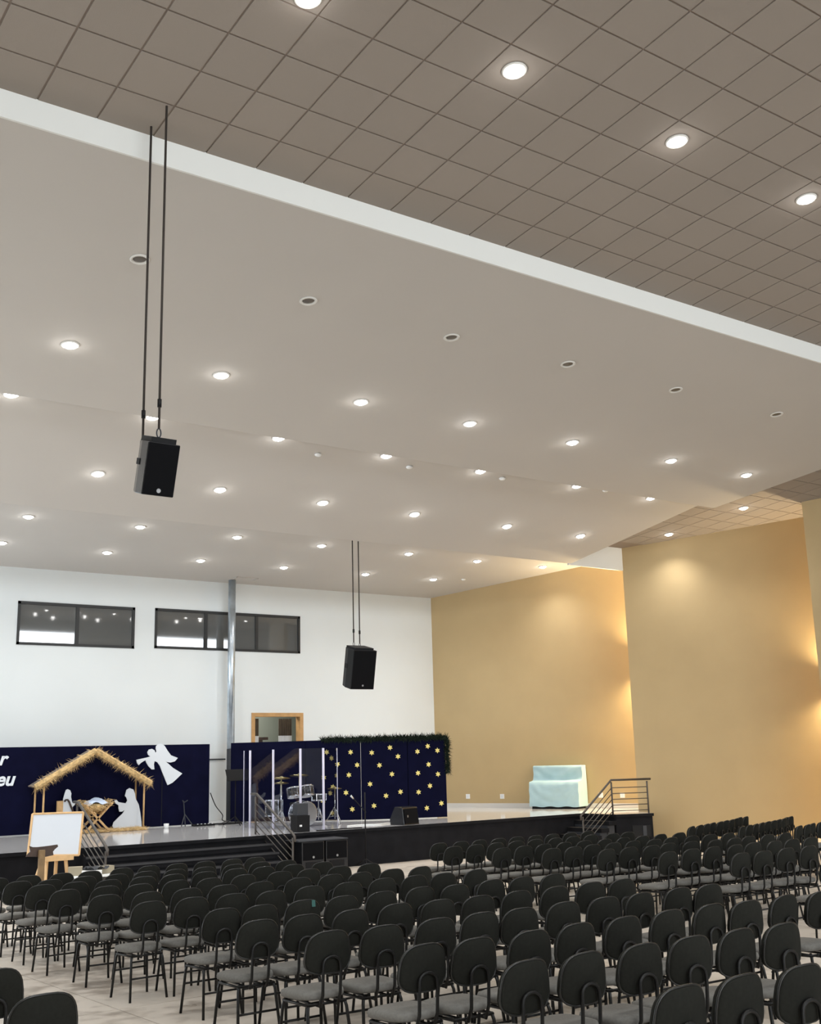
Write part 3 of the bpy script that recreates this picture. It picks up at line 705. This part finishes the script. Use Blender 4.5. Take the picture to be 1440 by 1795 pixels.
# ------------------------------------------------------------------ drum shield and drum kit
SH = [(13.22, 25.65), (13.08, 25.05), (13.20, 24.10), (13.28, 22.95), (13.72, 22.66), (14.58, 23.44)]
sh = empty('drum_shield', (13.3, 24.2, STZ), 'clear acrylic drum shield of hinged panels on the stage', 'drum shield')
HS = 1.83
for i, (a, c) in enumerate(zip(SH[:-1], SH[1:])):
    av, cv = Vector((*a, STZ)), Vector((*c, STZ)); dd = (cv - av).normalized(); nn = Vector((dd.y, -dd.x, 0))
    MB().prism(local(sh, [av + dd * .02, cv - dd * .02, cv - dd * .02 + Vector((0, 0, HS)), av + dd * .02 + Vector((0, 0, HS))]), nn * .008).build('acrylic_panel', 'acrylic', sh)
for i, a in enumerate(SH):
    r_ = .028 if 0 < i < 5 else .010
    MB().tube(local(sh, [(*a, STZ), (*a, STZ + HS)]), r_, 8).build('hinge_strip', 'hinge', sh, True)

DK = Vector((14.15, 24.35, STZ))
kit = empty('drum_kit', DK, 'black drum kit with chrome hardware behind the clear shield', 'drum kit')
def drum(c, r, h, nm, axis='Z', tilt=0):
    b = MB().lathe([(r, -h / 2), (r, h / 2)], n=26, axis=axis); o = b.build(nm, 'drum_shell', kit, True)
    o.location = c; o.rotation_euler = (tilt, 0, 0)
    for s in (-1, 1):
        MB().lathe([(r * .99, s * (h / 2 - .001)), (r * .99, s * (h / 2 + .004))], n=26, axis=axis).build('head', 'drum_head', o)
        MB().lathe([(r, s * (h / 2 - .025)), (r + .012, s * (h / 2 - .025)), (r + .012, s * (h / 2 + .008)), (r, s * (h / 2 + .008))], n=26, axis=axis).build('hoop', 'chrome', o, True)
    b = MB()
    for k in range(8):
        an = k * math.pi / 4; x, y = (r + .012) * math.cos(an), (r + .012) * math.sin(an)
        if axis == 'Z': b.tube([(x, y, -h / 2), (x, y, h / 2)], .008, 6)
        else: b.tube([(x, -h / 2, y), (x, h / 2, y)], .008, 6)
    b.build('lugs', 'chrome', o); return o
drum((.0, 0, .30), .28, .40, 'bass_drum', 'Y')
drum((-.20, .08, .80), .16, .22, 'rack_tom', tilt=-.25)
drum((.16, .08, .82), .165, .24, 'rack_tom', tilt=-.25)
drum((.58, .22, .66), .18, .16, 'snare_drum')
drum((-.55, .45, .45), .21, .38, 'floor_tom')
def stand(x, y, h, nm, cym=None, rr=.2):
    t = MB().tube([(x, y, .12), (x, y, h)], .014, 8).build(nm, 'chrome', kit, True)
    for k in range(3):
        an = k * 2.09 + .4; MB().tube([(x, y, .42), (x + .26 * math.cos(an), y + .26 * math.sin(an), .01)], .012, 6).build('leg', 'chrome', t, True)
        MB().tube([(x, y, .20), (x + .16 * math.cos(an), y + .16 * math.sin(an), .17)], .008, 6).build('brace', 'chrome', t, True)
    if cym:
        c = MB().lathe([(rr, 0), (rr * .5, .018), (rr * .22, .03), (rr * .12, .05), (.01, .055)], n=28).build('cymbal', 'brass', t, True)
        c.location = (x, y, h - .03); c.rotation_euler = (-.12, .08, 0)
stand(-.62, -.05, 1.18, 'cymbal_stand', True, .22); stand(.22, .55, 1.22, 'cymbal_stand', True, .24)
stand(.95, .05, .88, 'hi_hat_stand', True, .18); stand(.58, .22, .56, 'snare_stand'); stand(-.30, .55, 1.05, 'cymbal_stand', True, .2)
tr = MB().lathe([(.02, .46), (.16, .46), (.17, .50), (.15, .54), (.02, .55)], (.25, .75, 0), 20).build('throne', 'black_plastic', kit, True)
MB().tube([(.25, .75, 0.05), (.25, .75, .46)], .02, 8).build('post', 'chrome', tr, True)
# black gear case beside the shield
gc = empty('equipment_case', (13.05, 22.55, STZ), 'black equipment case on the stage edge by the handrail', 'case')
MB().bbox((-.17, -.12, 0), (.17, .16, .36)).build('body', 'black_plastic', gc, bevel=.01); MB().bbox((-.14, -.10, .36), (.14, .12, .62)).build('upper_unit', 'dark_paint', gc, bevel=.01)
MB().bbox((-.10, -.13, .12), (-.04, -.12, .16)).build('label_plate', 'plate', gc)

# music stand
ms = empty('music_stand', (13.32, 26.3, STZ), 'black music stand on the stage left of the drum shield', 'music stand')
MB().tube([(0, 0, .05), (0, 0, 1.12)], .014, 8).build('pole', 'black_plastic', ms, True)
MB().box((0, .02, 1.24), (.50, .015, .30), Matrix.Rotation(math.radians(-25), 3, 'X')).build('desk', 'black_plastic', ms)
MB().box((0, -.06, 1.10), (.50, .06, .015)).build('ledge', 'black_plastic', ms)
for k in range(3):
    an = k * 2.094 + .5; MB().tube([(0, 0, .22), (.30 * math.cos(an), .30 * math.sin(an), .012)], .012, 6).build('leg', 'black_plastic', ms, True)
# guitar-like dark stand against the screen and pedal board
gs = empty('instrument_stand', (12.35, 27.15, STZ), 'black instrument stand against the navy screen', 'stand')
MB().tube([(0, 0, 0), (0, .12, .62)], .014, 6).build('pole', 'dark_paint', gs)
for s in (-1, 1): MB().tube([(0, .04, .30), (s * .16, -.12, .01)], .012, 6).build('leg', 'dark_paint', gs); MB().tube([(0, .11, .58), (s * .07, .03, .64)], .012, 6).build('arm', 'dark_paint', gs)
pb = empty('pedal_board', (12.75, 26.95, STZ), 'black pedal board with small lit indicators on the stage', 'pedals')
MB().bbox((-.28, -.1, 0), (.28, .1, .05)).build('base', 'black_plastic', pb)
for k in range(5): MB().box((-.2 + .1 * k, -.105, .055), (.03, .02, .014)).build('indicator', 'plate', pb)
# cables
def cable(pts, r, lab, m='black_plastic'):
    P = []
    pts = [Vector(p) for p in pts]
    for i in range(len(pts) - 1):
        p0, p1, p2, p3 = pts[max(i - 1, 0)], pts[i], pts[i + 1], pts[min(i + 2, len(pts) - 1)]
        for k in range(8):
            t = k / 8; P.append(.5 * ((2 * p1) + (p2 - p0) * t + (2 * p0 - 5 * p1 + 4 * p2 - p3) * t * t + (3 * p1 - p0 - 3 * p2 + p3) * t ** 3))
    P.append(pts[-1]); tag(MB().tube(P, r, 6).build('cable', m, None, True), lab, 'cable')
zc_ = STZ + .012
cable([atY(369, 1390, 27.48), atY(378, 1412, 27.7), atY(390, 1428, 28.2), Vector((14.0, 28.3, zc_)), Vector((14.3, 27.6, zc_))], .012, 'thin cable sagging from the navy screen to the column foot')
cable([(12.9, 27.3, zc_), (13.3, 27.2, zc_), (13.6, 27.35, zc_), (13.9, 27.1, zc_), (13.6, 26.9, zc_), (13.2, 27.0, zc_)], .02, 'black cables heaped on the stage at the column foot')
cable([(14.7, 23.2, zc_), (15.1, 23.3, zc_), (15.5, 23.1, zc_), (15.9, 23.25, zc_), (16.2, 23.1, zc_)], .016, 'pale cable lying on the stage before the starry screen', 'paper')
cable([(13.4, 22.45, zc_), (13.8, 22.4, zc_), (14.1, 22.5, zc_), (14.6, 22.42, zc_)], .014, 'dark cable along the stage edge under the shield')

# wedge monitor and subwoofers
mo = empty('stage_monitor', (15.98, 22.62, STZ), 'black wedge monitor speaker at the stage front', 'speaker', rot=(0, 0, .25))
side = [(-.0, -.22, 0), (0, .22, 0), (0, .24, .12), (0, .02, .40), (0, -.20, .34)]
MB().prism([(x - .28, y, z) for x, y, z in [(0, -.20, 0), (0, .24, 0), (0, .26, .12), (0, .10, .42), (0, -.14, .40)]], (.56, 0, 0)).build('cabinet', 'speaker_side', mo, bevel=.012)
MB().box((0.0, -.19, .20), (.48, .012, .34), Matrix.Rotation(math.radians(-8), 3, 'X')).build('grille', 'grille', mo)
MB().box((-.15, -.205, .20), (.03, .008, .05)).build('badge', 'badge', mo)
for i, (px, lab) in enumerate(((546, 'black subwoofer nearest the handrail in front of the stage'), (587.5, 'black subwoofer beside the microphone stand in front of the stage'))):
    p = atY(px, 1480, 21.75); zt_s = atY(px, 1476 - i * 3, 21.5).z
    t = empty('subwoofer', (p.x, 21.95, fz(21.7)), lab, 'speaker', 'subwoofers'); H_ = zt_s - fz(21.7)
    MB().bbox((-.28, -.28, 0), (.28, .28, H_)).build('cabinet', 'speaker_side', t, bevel=.012)
    MB().bbox((-.25, -.29, .26), (.25, -.282, H_ - .03)).build('grille', 'grille', t)
    MB().bbox((-.18, -.295, .10), (.18, -.282, .22)).build('port', 'black_plastic', t)
    MB().lathe([(.001, 0), (.025, 0), (.025, .006), (.001, .006)], (0, -.30, .32), 14, 'Y').build('badge', 'badge', t)
tp = MB().box((0, 0, .012), (1.25, .6, .024)).build('board_shelf', 'dark_paint'); p = atY(566, 1474, 21.7)
tp.location = (p.x, 21.95, zt_s + .002); tag(tp, 'thin dark board lying across the two subwoofers', 'board')
# microphone on a boom stand on the floor before the stage
mi = empty('microphone_stand', (14.42, 22.0, fz(22.0)), 'black boom microphone stand in front of the stage', 'microphone stand')
zf = fz(22.0)
MB().tube([(0, 0, .02), (0, 0, 1.62)], .014, 8).build('pole', 'black_plastic', mi, True)
b1, b2 = atY(642, 1424, 22.0), atY(620, 1400, 22.0)
MB().tube(local(mi, [b1, b2]), .010, 6).build('boom', 'black_plastic', mi, True)
MB().tube(local(mi, [b2, b2 + (b2 - b1).normalized() * .10]), .018, 8, r2=.026).build('microphone', 'chrome', mi, True)
for k in range(3):
    an = k * 2.094; MB().tube([(0, 0, .16), (.26 * math.cos(an), .26 * math.sin(an), .012)], .012, 6).build('leg', 'black_plastic', mi, True)

# ------------------------------------------------------------------ covered upright piano
pa = onpl(930, 1380, n1, Vector((W1A[0], W1A[1], 0)) + n1 * .55); pb_ = onpl(1016, 1380, n1, Vector((W1A[0], W1A[1], 0)) + n1 * .55)
Lp = (pb_ - pa).length; pcn = (pa + pb_) / 2 - n1 * .26
pi = empty('covered_piano', (pcn.x, pcn.y, STZ), 'upright piano under a pale blue cloth on the stage', 'piano', rot=(0, 0, math.atan2(d1.y, d1.x)))
# local x along the wall (towards the camera end), local y = left normal (away from hall), front is -y
prof = [(-.34, .06)] + [(-.337, .06 + .06 * i) for i in range(1, 11)] + [(-.325, .74), (-.29, .765), (-.16, .78), (-.06, .80), (-.035, .84), (-.032, .90), (-.03, .96), (-.03, 1.02), (-.028, 1.08), (-.026, 1.14), (-.02, 1.19), (.02, 1.22), (.12, 1.22), (.24, 1.215), (.26, 1.18), (.265, .7), (.27, .06)]
P = []
NX = 48
for i in range(NX + 1):
    u_ = i / NX; row = []
    for (y, z) in prof:
        k = .010 * math.sin(u_ * 37 + z * 9) + .012 * math.sin(u_ * 13 - z * 17)
        sag = .018 * math.sin(math.pi * u_) * math.sin(z * 9) if y < 0 else 0
        swag = .013 * math.sin(2 * math.pi * ((z - .1) * 3.4 - 1.6 * (2 * u_ - 1) ** 2)) * (1 - abs(2 * u_ - 1) ** 3) if (y < -.02 and .08 < z < 1.15) else 0
        fold = .02 * math.exp(-((u_ - .5) * 2.2 + (z - .5) * 1.6) ** 2 * 9) - .02 * math.exp(-((u_ - .3) * 2.2 - (z - .5) * 1.6) ** 2 * 9) if y < -.02 else 0
        row.append(((u_ - .5) * Lp + .006 * math.sin(z * 21), y + (k * .35 if .06 < z < 1.2 else 0) + sag + fold + swag, z + (.012 * math.sin(u_ * 19) if z < .1 else 0)))
    P.append(row)
b = MB().grid(P)
for e in (0, -1): b.add([p for p in P[e]], [tuple(range(len(prof)))])
b.build('cloth_cover', 'cloth_blue', pi, True)
MB().bbox((-Lp / 2 + .05, -.29, .0), (Lp / 2 - .05, .22, .10)).build('plinth', 'black_plastic', pi)

# ------------------------------------------------------------------ hanging loudspeakers
def hung(c, wd, hg, dp, tilt, rz, cab_pts, lab, cr, body='speaker_side'):
    t = empty('hanging_loudspeaker', c, lab, 'speaker')
    R = Matrix.Rotation(rz, 3, 'Z') @ Matrix.Rotation(tilt, 3, 'X')
    hwf, hwb = wd / 2, wd / 2 * .72
    poly = [Vector((-hwf, -dp / 2, 0)), Vector((hwf, -dp / 2, 0)), Vector((hwf, 0, 0)), Vector((hwb, dp / 2, 0)), Vector((-hwb, dp / 2, 0)), Vector((-hwf, 0, 0))]
    MB().prism([R @ (p + Vector((0, 0, -hg / 2))) for p in poly], R @ Vector((0, 0, hg))).build('cabinet', body, t, bevel=.008)
    MB().box(R @ Vector((0, -dp / 2 - .006, 0)), (wd * .96, .012, hg * .97), R).build('grille', 'grille', t)
    MB().box(R @ Vector((0, -.01, hg / 2 + .024)), (wd * .78, dp * .8, .05), R).build('bracket', 'black_plastic', t)
    MB().lathe([(.001, 0), (.022, 0), (.022, .004), (.001, .004)], (0, 0, 0), 16, 'Y').build('badge', 'badge', t)
    o = [x for x in t.children if x.name.startswith('badge')][0]; o.location = R @ Vector((0, -dp / 2 - .016, -hg * .40)); o.rotation_euler = R.to_euler()
    MB().box(R @ Vector((-wd * .5 - .002, .02, .05)), (.01, dp * .22, hg * .12), R).build('side_handle', 'black_plastic', t)
    for (wx, wy, lz, topz) in cab_pts:
        a = Vector((wx - c[0], wy - c[1], lz)); p0 = Vector((a.x, a.y, a.z + .10)); p1 = Vector((a.x, a.y, topz - c[2]))
        k = MB().tube([p0, p1], cr, 8).build('suspension_cable', 'rope', t, True)
        ring = [Vector((a.x + .022 * math.cos(2 * math.pi * q / 14), a.y, a.z + .055 + .045 * math.sin(2 * math.pi * q / 14))) for q in range(14)]
        MB().tube(ring, .007, 6, closed=True).build('shackle', 'dark_paint', k, True)
        MB().tube([p0 + Vector((0, 0, .22)), p0 + Vector((0, 0, .30))], cr * 1.7, 8).build('clamp', 'black_plastic', k, True)
    return t
cs = atY(271, 821, 10.12)
hung((cs.x, 10.12, cs.z), .33, .52, .34, math.radians(17), 0, [(4.155, 9.905, .245, tz(9.9)), (4.15, 10.295, .235, tz(10.3))], 'black loudspeaker hanging by two long cables under the tile ceiling', .013)
cs = atY(628, 1171, 22.0)
hung((cs.x, 22.0, cs.z), .60, .90, .60, math.radians(13), -.10, [(atY(620.5, 1130, 21.8).x, 21.8, .475, P3[0][1] + .1), (atY(631, 1130, 22.1).x, 22.1, .49, P3[0][1] + .1)], 'black loudspeaker hanging by two thin cables before the white wall', .014, 'black_plastic')

# ------------------------------------------------------------------ chairs
def sq(w_, h_, e, n):
    out = []
    for k in range(n):
        a = 2 * math.pi * k / n; c, s = math.cos(a), math.sin(a)
        out.append((w_ * math.copysign(abs(c) ** (2 / e), c), h_ * math.copysign(abs(s) ** (2 / e), s)))
    return out
def pad(outline, layers, f):
    """stack of scaled outlines -> closed cushion; f(x, y, t) maps to 3D"""
    b = MB(); n = len(outline); vs = []; fs = []
    for (s, t) in layers: vs += [f(x * s, y * s, t) for x, y in outline]
    for i in range(len(layers) - 1):
        for k in range(n): fs.append((i * n + k, i * n + (k + 1) % n, (i + 1) * n + (k + 1) % n, (i + 1) * n + k))
    vs.append(f(0, 0, layers[0][1])); vs.append(f(0, 0, layers[-1][1])); a, c = len(vs) - 2, len(vs) - 1; L = (len(layers) - 1) * n
    for k in range(n): fs.append(((k + 1) % n, k, a)); fs.append((L + k, L + (k + 1) % n, c))
    return b.add(vs, fs)
BWX, BH, TOPZ, SEATZ = .172, .133, .832, .457
bo = sq(BWX, BH, 3.1, 28); bo = [(x * (1 - .10 * (y / BH)), y) for x, y in bo]          # a little wider below
lean = .10
def back_f(x, y, t):
    z = TOPZ - BH + y; yy = -.205 + .03 * (x / BWX) ** 2 * 1.0 + t - lean * (y + .0)
    return (x, yy, z)
chair = empty('chair', (0, 0, 0), 'x', 'chair')
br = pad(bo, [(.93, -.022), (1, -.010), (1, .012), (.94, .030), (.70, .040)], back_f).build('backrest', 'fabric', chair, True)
MB().tube([back_f(x * 1.005, y * 1.005, -.010) for x, y in bo], .0065, 6, closed=True).build('piping', 'piping', br, True)
so = sq(.187, .197, 3.4, 28)
def seat_f(x, y, t): return (x * (1 - .06 * (-y / .2)), y + .02, SEATZ + t - .012 * max(0, y / .2) ** 2)
pad(so, [(.90, -.055), (.98, -.045), (1, -.025), (.97, -.006), (.80, .004), (.45, .008)], seat_f).build('seat', 'seat_fabric_lit', chair, True)
U = [(-.068, -.185, .36), (-.068, -.222, .44), (-.068, -.234, .58), (-.066, -.234, .625)]
arc = [(-.066 * math.cos(a * math.pi / 8), -.234, .625 + .05 * math.sin(a * math.pi / 8)) for a in range(1, 8)]
U = U + arc + [(-x, y, z) for x, y, z in U[::-1]]
MB().tube(U, .011, 8).build('back_support', 'chair_metal', chair, True)
fr = [(-.145, -.16), (.145, -.16), (.145, .17), (-.145, .17)]
MB().tube([(x, y, .375) for x, y in fr], .011, 6, closed=True).tube([(-.068, -.185, .365), (-.068, .16, .375)], .009, 6).tube([(.068, -.185, .365), (.068, .16, .375)], .009, 6).build('seat_frame', 'chair_metal', chair, True)
for sx in (-1, 1):
    for y0, y1 in ((-.155, -.205), (.165, .215)):
        MB().tube([(sx * .125, y0 * .9, .385), (sx * .142, y0, .372), (sx * .150, y0 + (y1 - y0) * .15, .34), (sx * .175, y1, 0)], .0115, 7).build('leg', 'chair_metal', chair, True)
zb = .17
for y in (-.183, ):
    MB().tube([(-.165, y, zb + .02), (.165, y, zb + .02)], .009, 6).build('stretcher', 'chair_metal', chair, True)
MB().tube([(-.160, .195, zb + .06), (.160, .195, zb + .06)], .009, 6).build('stretcher', 'chair_metal', chair, True)

CENTRE = [
   [(4.11, 3.68), (4.5, 3.64), (4.9, 3.56)],
   [(4.15, 4.82), (4.53, 4.74), (4.95, 4.69), (5.34, 4.65), (5.74, 4.61), (6.11, 4.53)],
   [(4.17, 5.77), (4.52, 5.68), (4.95, 5.63), (5.37, 5.66), (5.8, 5.64), (6.25, 5.65), (6.68, 5.63), (6.99, 5.5), (7.44, 5.5), (7.8, 5.40)],
   [(4.14, 6.82), (4.53, 6.7), (4.99, 6.7), (5.4, 6.71), (5.75, 6.64), (6.21, 6.67), (6.63, 6.64), (7.01, 6.59), (7.48, 6.61), (7.82, 6.55)],
   [(4.15, 7.82), (4.54, 7.81), (4.94, 7.74), (5.4, 7.82), (5.78, 7.71), (6.16, 7.62), (6.6, 7.64), (7.03, 7.61), (7.48, 7.64), (7.84, 7.57)],
   [(4.36, 8.83), (4.69, 8.75), (5.11, 8.78), (5.5, 8.75), (5.93, 8.77), (6.38, 8.81), (6.69, 8.6), (7.2, 8.74), (7.56, 8.68), (7.94, 8.61)],
   [(4.23, 10.06), (4.64, 10.03), (5.03, 9.95), (5.39, 9.79), (5.86, 9.92), (6.31, 9.93), (6.75, 9.98), (7.13, 9.92), (7.47, 9.83), (7.93, 9.87)],
   [(4.24, 11.23), (4.63, 11.02), (5.04, 10.98), (5.44, 10.96), (5.85, 10.91), (6.33, 10.96), (6.76, 11.0), (7.09, 10.86), (7.54, 10.92), (7.91, 10.84)],
   [(4.21, 12.32), (4.64, 12.28), (4.97, 12.07), (5.43, 12.17), (5.77, 11.94), (6.22, 12.02), (6.69, 12.02), (7.07, 11.98), (7.5, 11.99), (7.93, 11.98)],
   [(4.27, 13.25), (4.65, 13.24), (5.01, 13.07), (5.44, 13.1), (5.8, 13.02), (6.2, 12.96), (6.65, 13.08), (7.0, 12.95), (7.39, 12.84), (7.81, 12.81)],
   [(4.28, 14.20), (4.60, 13.92), (5.04, 14.02), (5.42, 13.88), (5.82, 13.97), (6.2, 13.88), (6.58, 13.78), (7.02, 13.85), (7.42, 13.87), (7.78, 13.75)],
   [(4.27, 14.96), (4.68, 15.0), (5.09, 14.9), (5.45, 14.83), (5.92, 14.99), (6.3, 14.97), (6.71, 14.97), (7.13, 14.97), (7.56, 14.98), (7.91, 14.93)]]
RIGHT = [
   [(10.88, 8.68), (11.23, 8.61), (11.73, 8.69), (12.12, 8.63)],
   [(10.75, 9.66), (11.25, 9.77), (11.64, 9.75), (12.02, 9.67), (12.43, 9.74), (12.81, 9.65), (13.2, 9.67), (13.59, 9.65)],
   [(10.86, 10.86), (11.24, 10.81), (11.62, 10.73), (12.05, 10.89), (12.42, 10.75), (12.80, 10.58), (13.20, 10.56), (13.62, 10.70), (14.02, 10.65), (14.40, 10.62)],
   [(10.73, 11.72), (11.10, 11.66), (11.53, 11.78), (11.91, 11.73), (12.32, 11.74), (12.70, 11.64), (13.12, 11.73), (13.5, 11.61), (13.88, 11.57), (14.25, 11.48)],
   [(10.58, 12.61), (11.02, 12.67), (11.40, 12.66), (11.79, 12.63), (12.16, 12.57), (12.53, 12.47), (12.91, 12.44), (13.32, 12.43), (13.77, 12.49), (14.17, 12.43)],
   [(10.57, 13.72), (10.98, 13.69), (11.40, 13.73), (11.83, 13.76), (12.22, 13.76), (12.59, 13.65), (13.00, 13.69), (13.40, 13.69), (13.78, 13.50), (14.17, 13.55)],
   [(11.08, 14.77), (11.49, 14.71), (11.87, 14.7), (12.26, 14.67), (12.68, 14.72), (13.06, 14.65), (13.46, 14.67), (13.87, 14.66), (14.32, 14.71)]]
SIDE = [
   [(16.28, 11.74), (16.62, 11.83), (16.96, 11.98), (17.32, 12.08), (17.68, 12.2)],
   [(16.02, 12.68), (16.38, 12.82), (16.74, 12.97), (17.09, 13.12), (17.42, 13.25), (17.76, 13.38), (18.10, 13.53), (18.45, 13.68), (18.80, 13.90), (19.14, 14.05)],
   [(15.95, 13.71), (16.31, 13.84), (16.67, 14.00), (17.03, 14.17), (17.38, 14.29), (17.73, 14.45), (18.08, 14.60), (18.45, 14.80), (18.82, 15.02), (19.17, 15.15)]]
def put_chair(x, y, rz, lab, grp, first=[True]):
    if first[0]: c = chair; first[0] = False
    else: c = copy_tree(chair)
    ox, oy = -.205 * -math.sin(rz), .205 * math.cos(rz)
    X, Y = x - math.sin(rz) * .205, y + math.cos(rz) * .205
    c.location = (X, Y, fz(Y)); c.rotation_euler = (-math.atan(SL), 0, rz)
    tag(c, lab, 'chair', grp); return c
def block(rows, rz, lab, grp):
    nR = len(rows)
    for k, row in enumerate(rows):
        my = sorted(p[1] for p in row)[len(row) // 2]
        for i, (x, y) in enumerate(row):
            c = put_chair(x, y if abs(rz) > .1 else .6 * y + .4 * my, rz + random.uniform(-.06, .06), lab % (ORD[i], ORD[nR - 1 - k]), grp)
            if rows is CENTRE and (k, i) == (5, 2):
                c['label'] = 'dark padded chair with a small green sticker on its back, centre block'
                bk = [o for o in c.children if o.name.startswith('backrest')][0]
                MB().box(back_f(.085, .10, -.025), (.035, .004, .055), Matrix.Rotation(-lean, 3, 'X')).build('sticker', 'sticker', bk)
block(CENTRE, 0, 'dark padded chair, %s from the left aisle, %s row from the stage, centre block', 'chairs of the centre block')
block(RIGHT, 0, 'dark padded chair, %s from the left, %s row from the stage, right block', 'chairs of the right block')
SIDE = [[(17.5 + (x - 17.5) * 1.06, 13.5 + (k - 1) * -0 + (y - 13.5) + (x - 17.5) * .06 * .38) for x, y in row] for k, row in enumerate(SIDE)]
block(SIDE, math.radians(20), 'dark padded chair, %s from the left, %s row from stage, turned block by tan wall', 'chairs of the turned block by the tan wall')
# one chair of centre block carries a small green sticker
for q, lab in (((-8, 1700), 'dark padded chair cut by the left edge near the bottom corner'), ((81, 1743), 'dark padded chair alone at the bottom left corner')):
    p = onpl(*q, (0, SL, 1), (0, 0, .832)); put_chair(p.x, p.y, random.uniform(-.05, .05), lab, 'chairs of the left block')
p = onpl(1462, 1505, (0, SL, 1), (0, 0, .832)); put_chair(p.x, p.y, 0, 'dark padded chair whose seat shows at the right edge, right block', 'chairs of the right block')
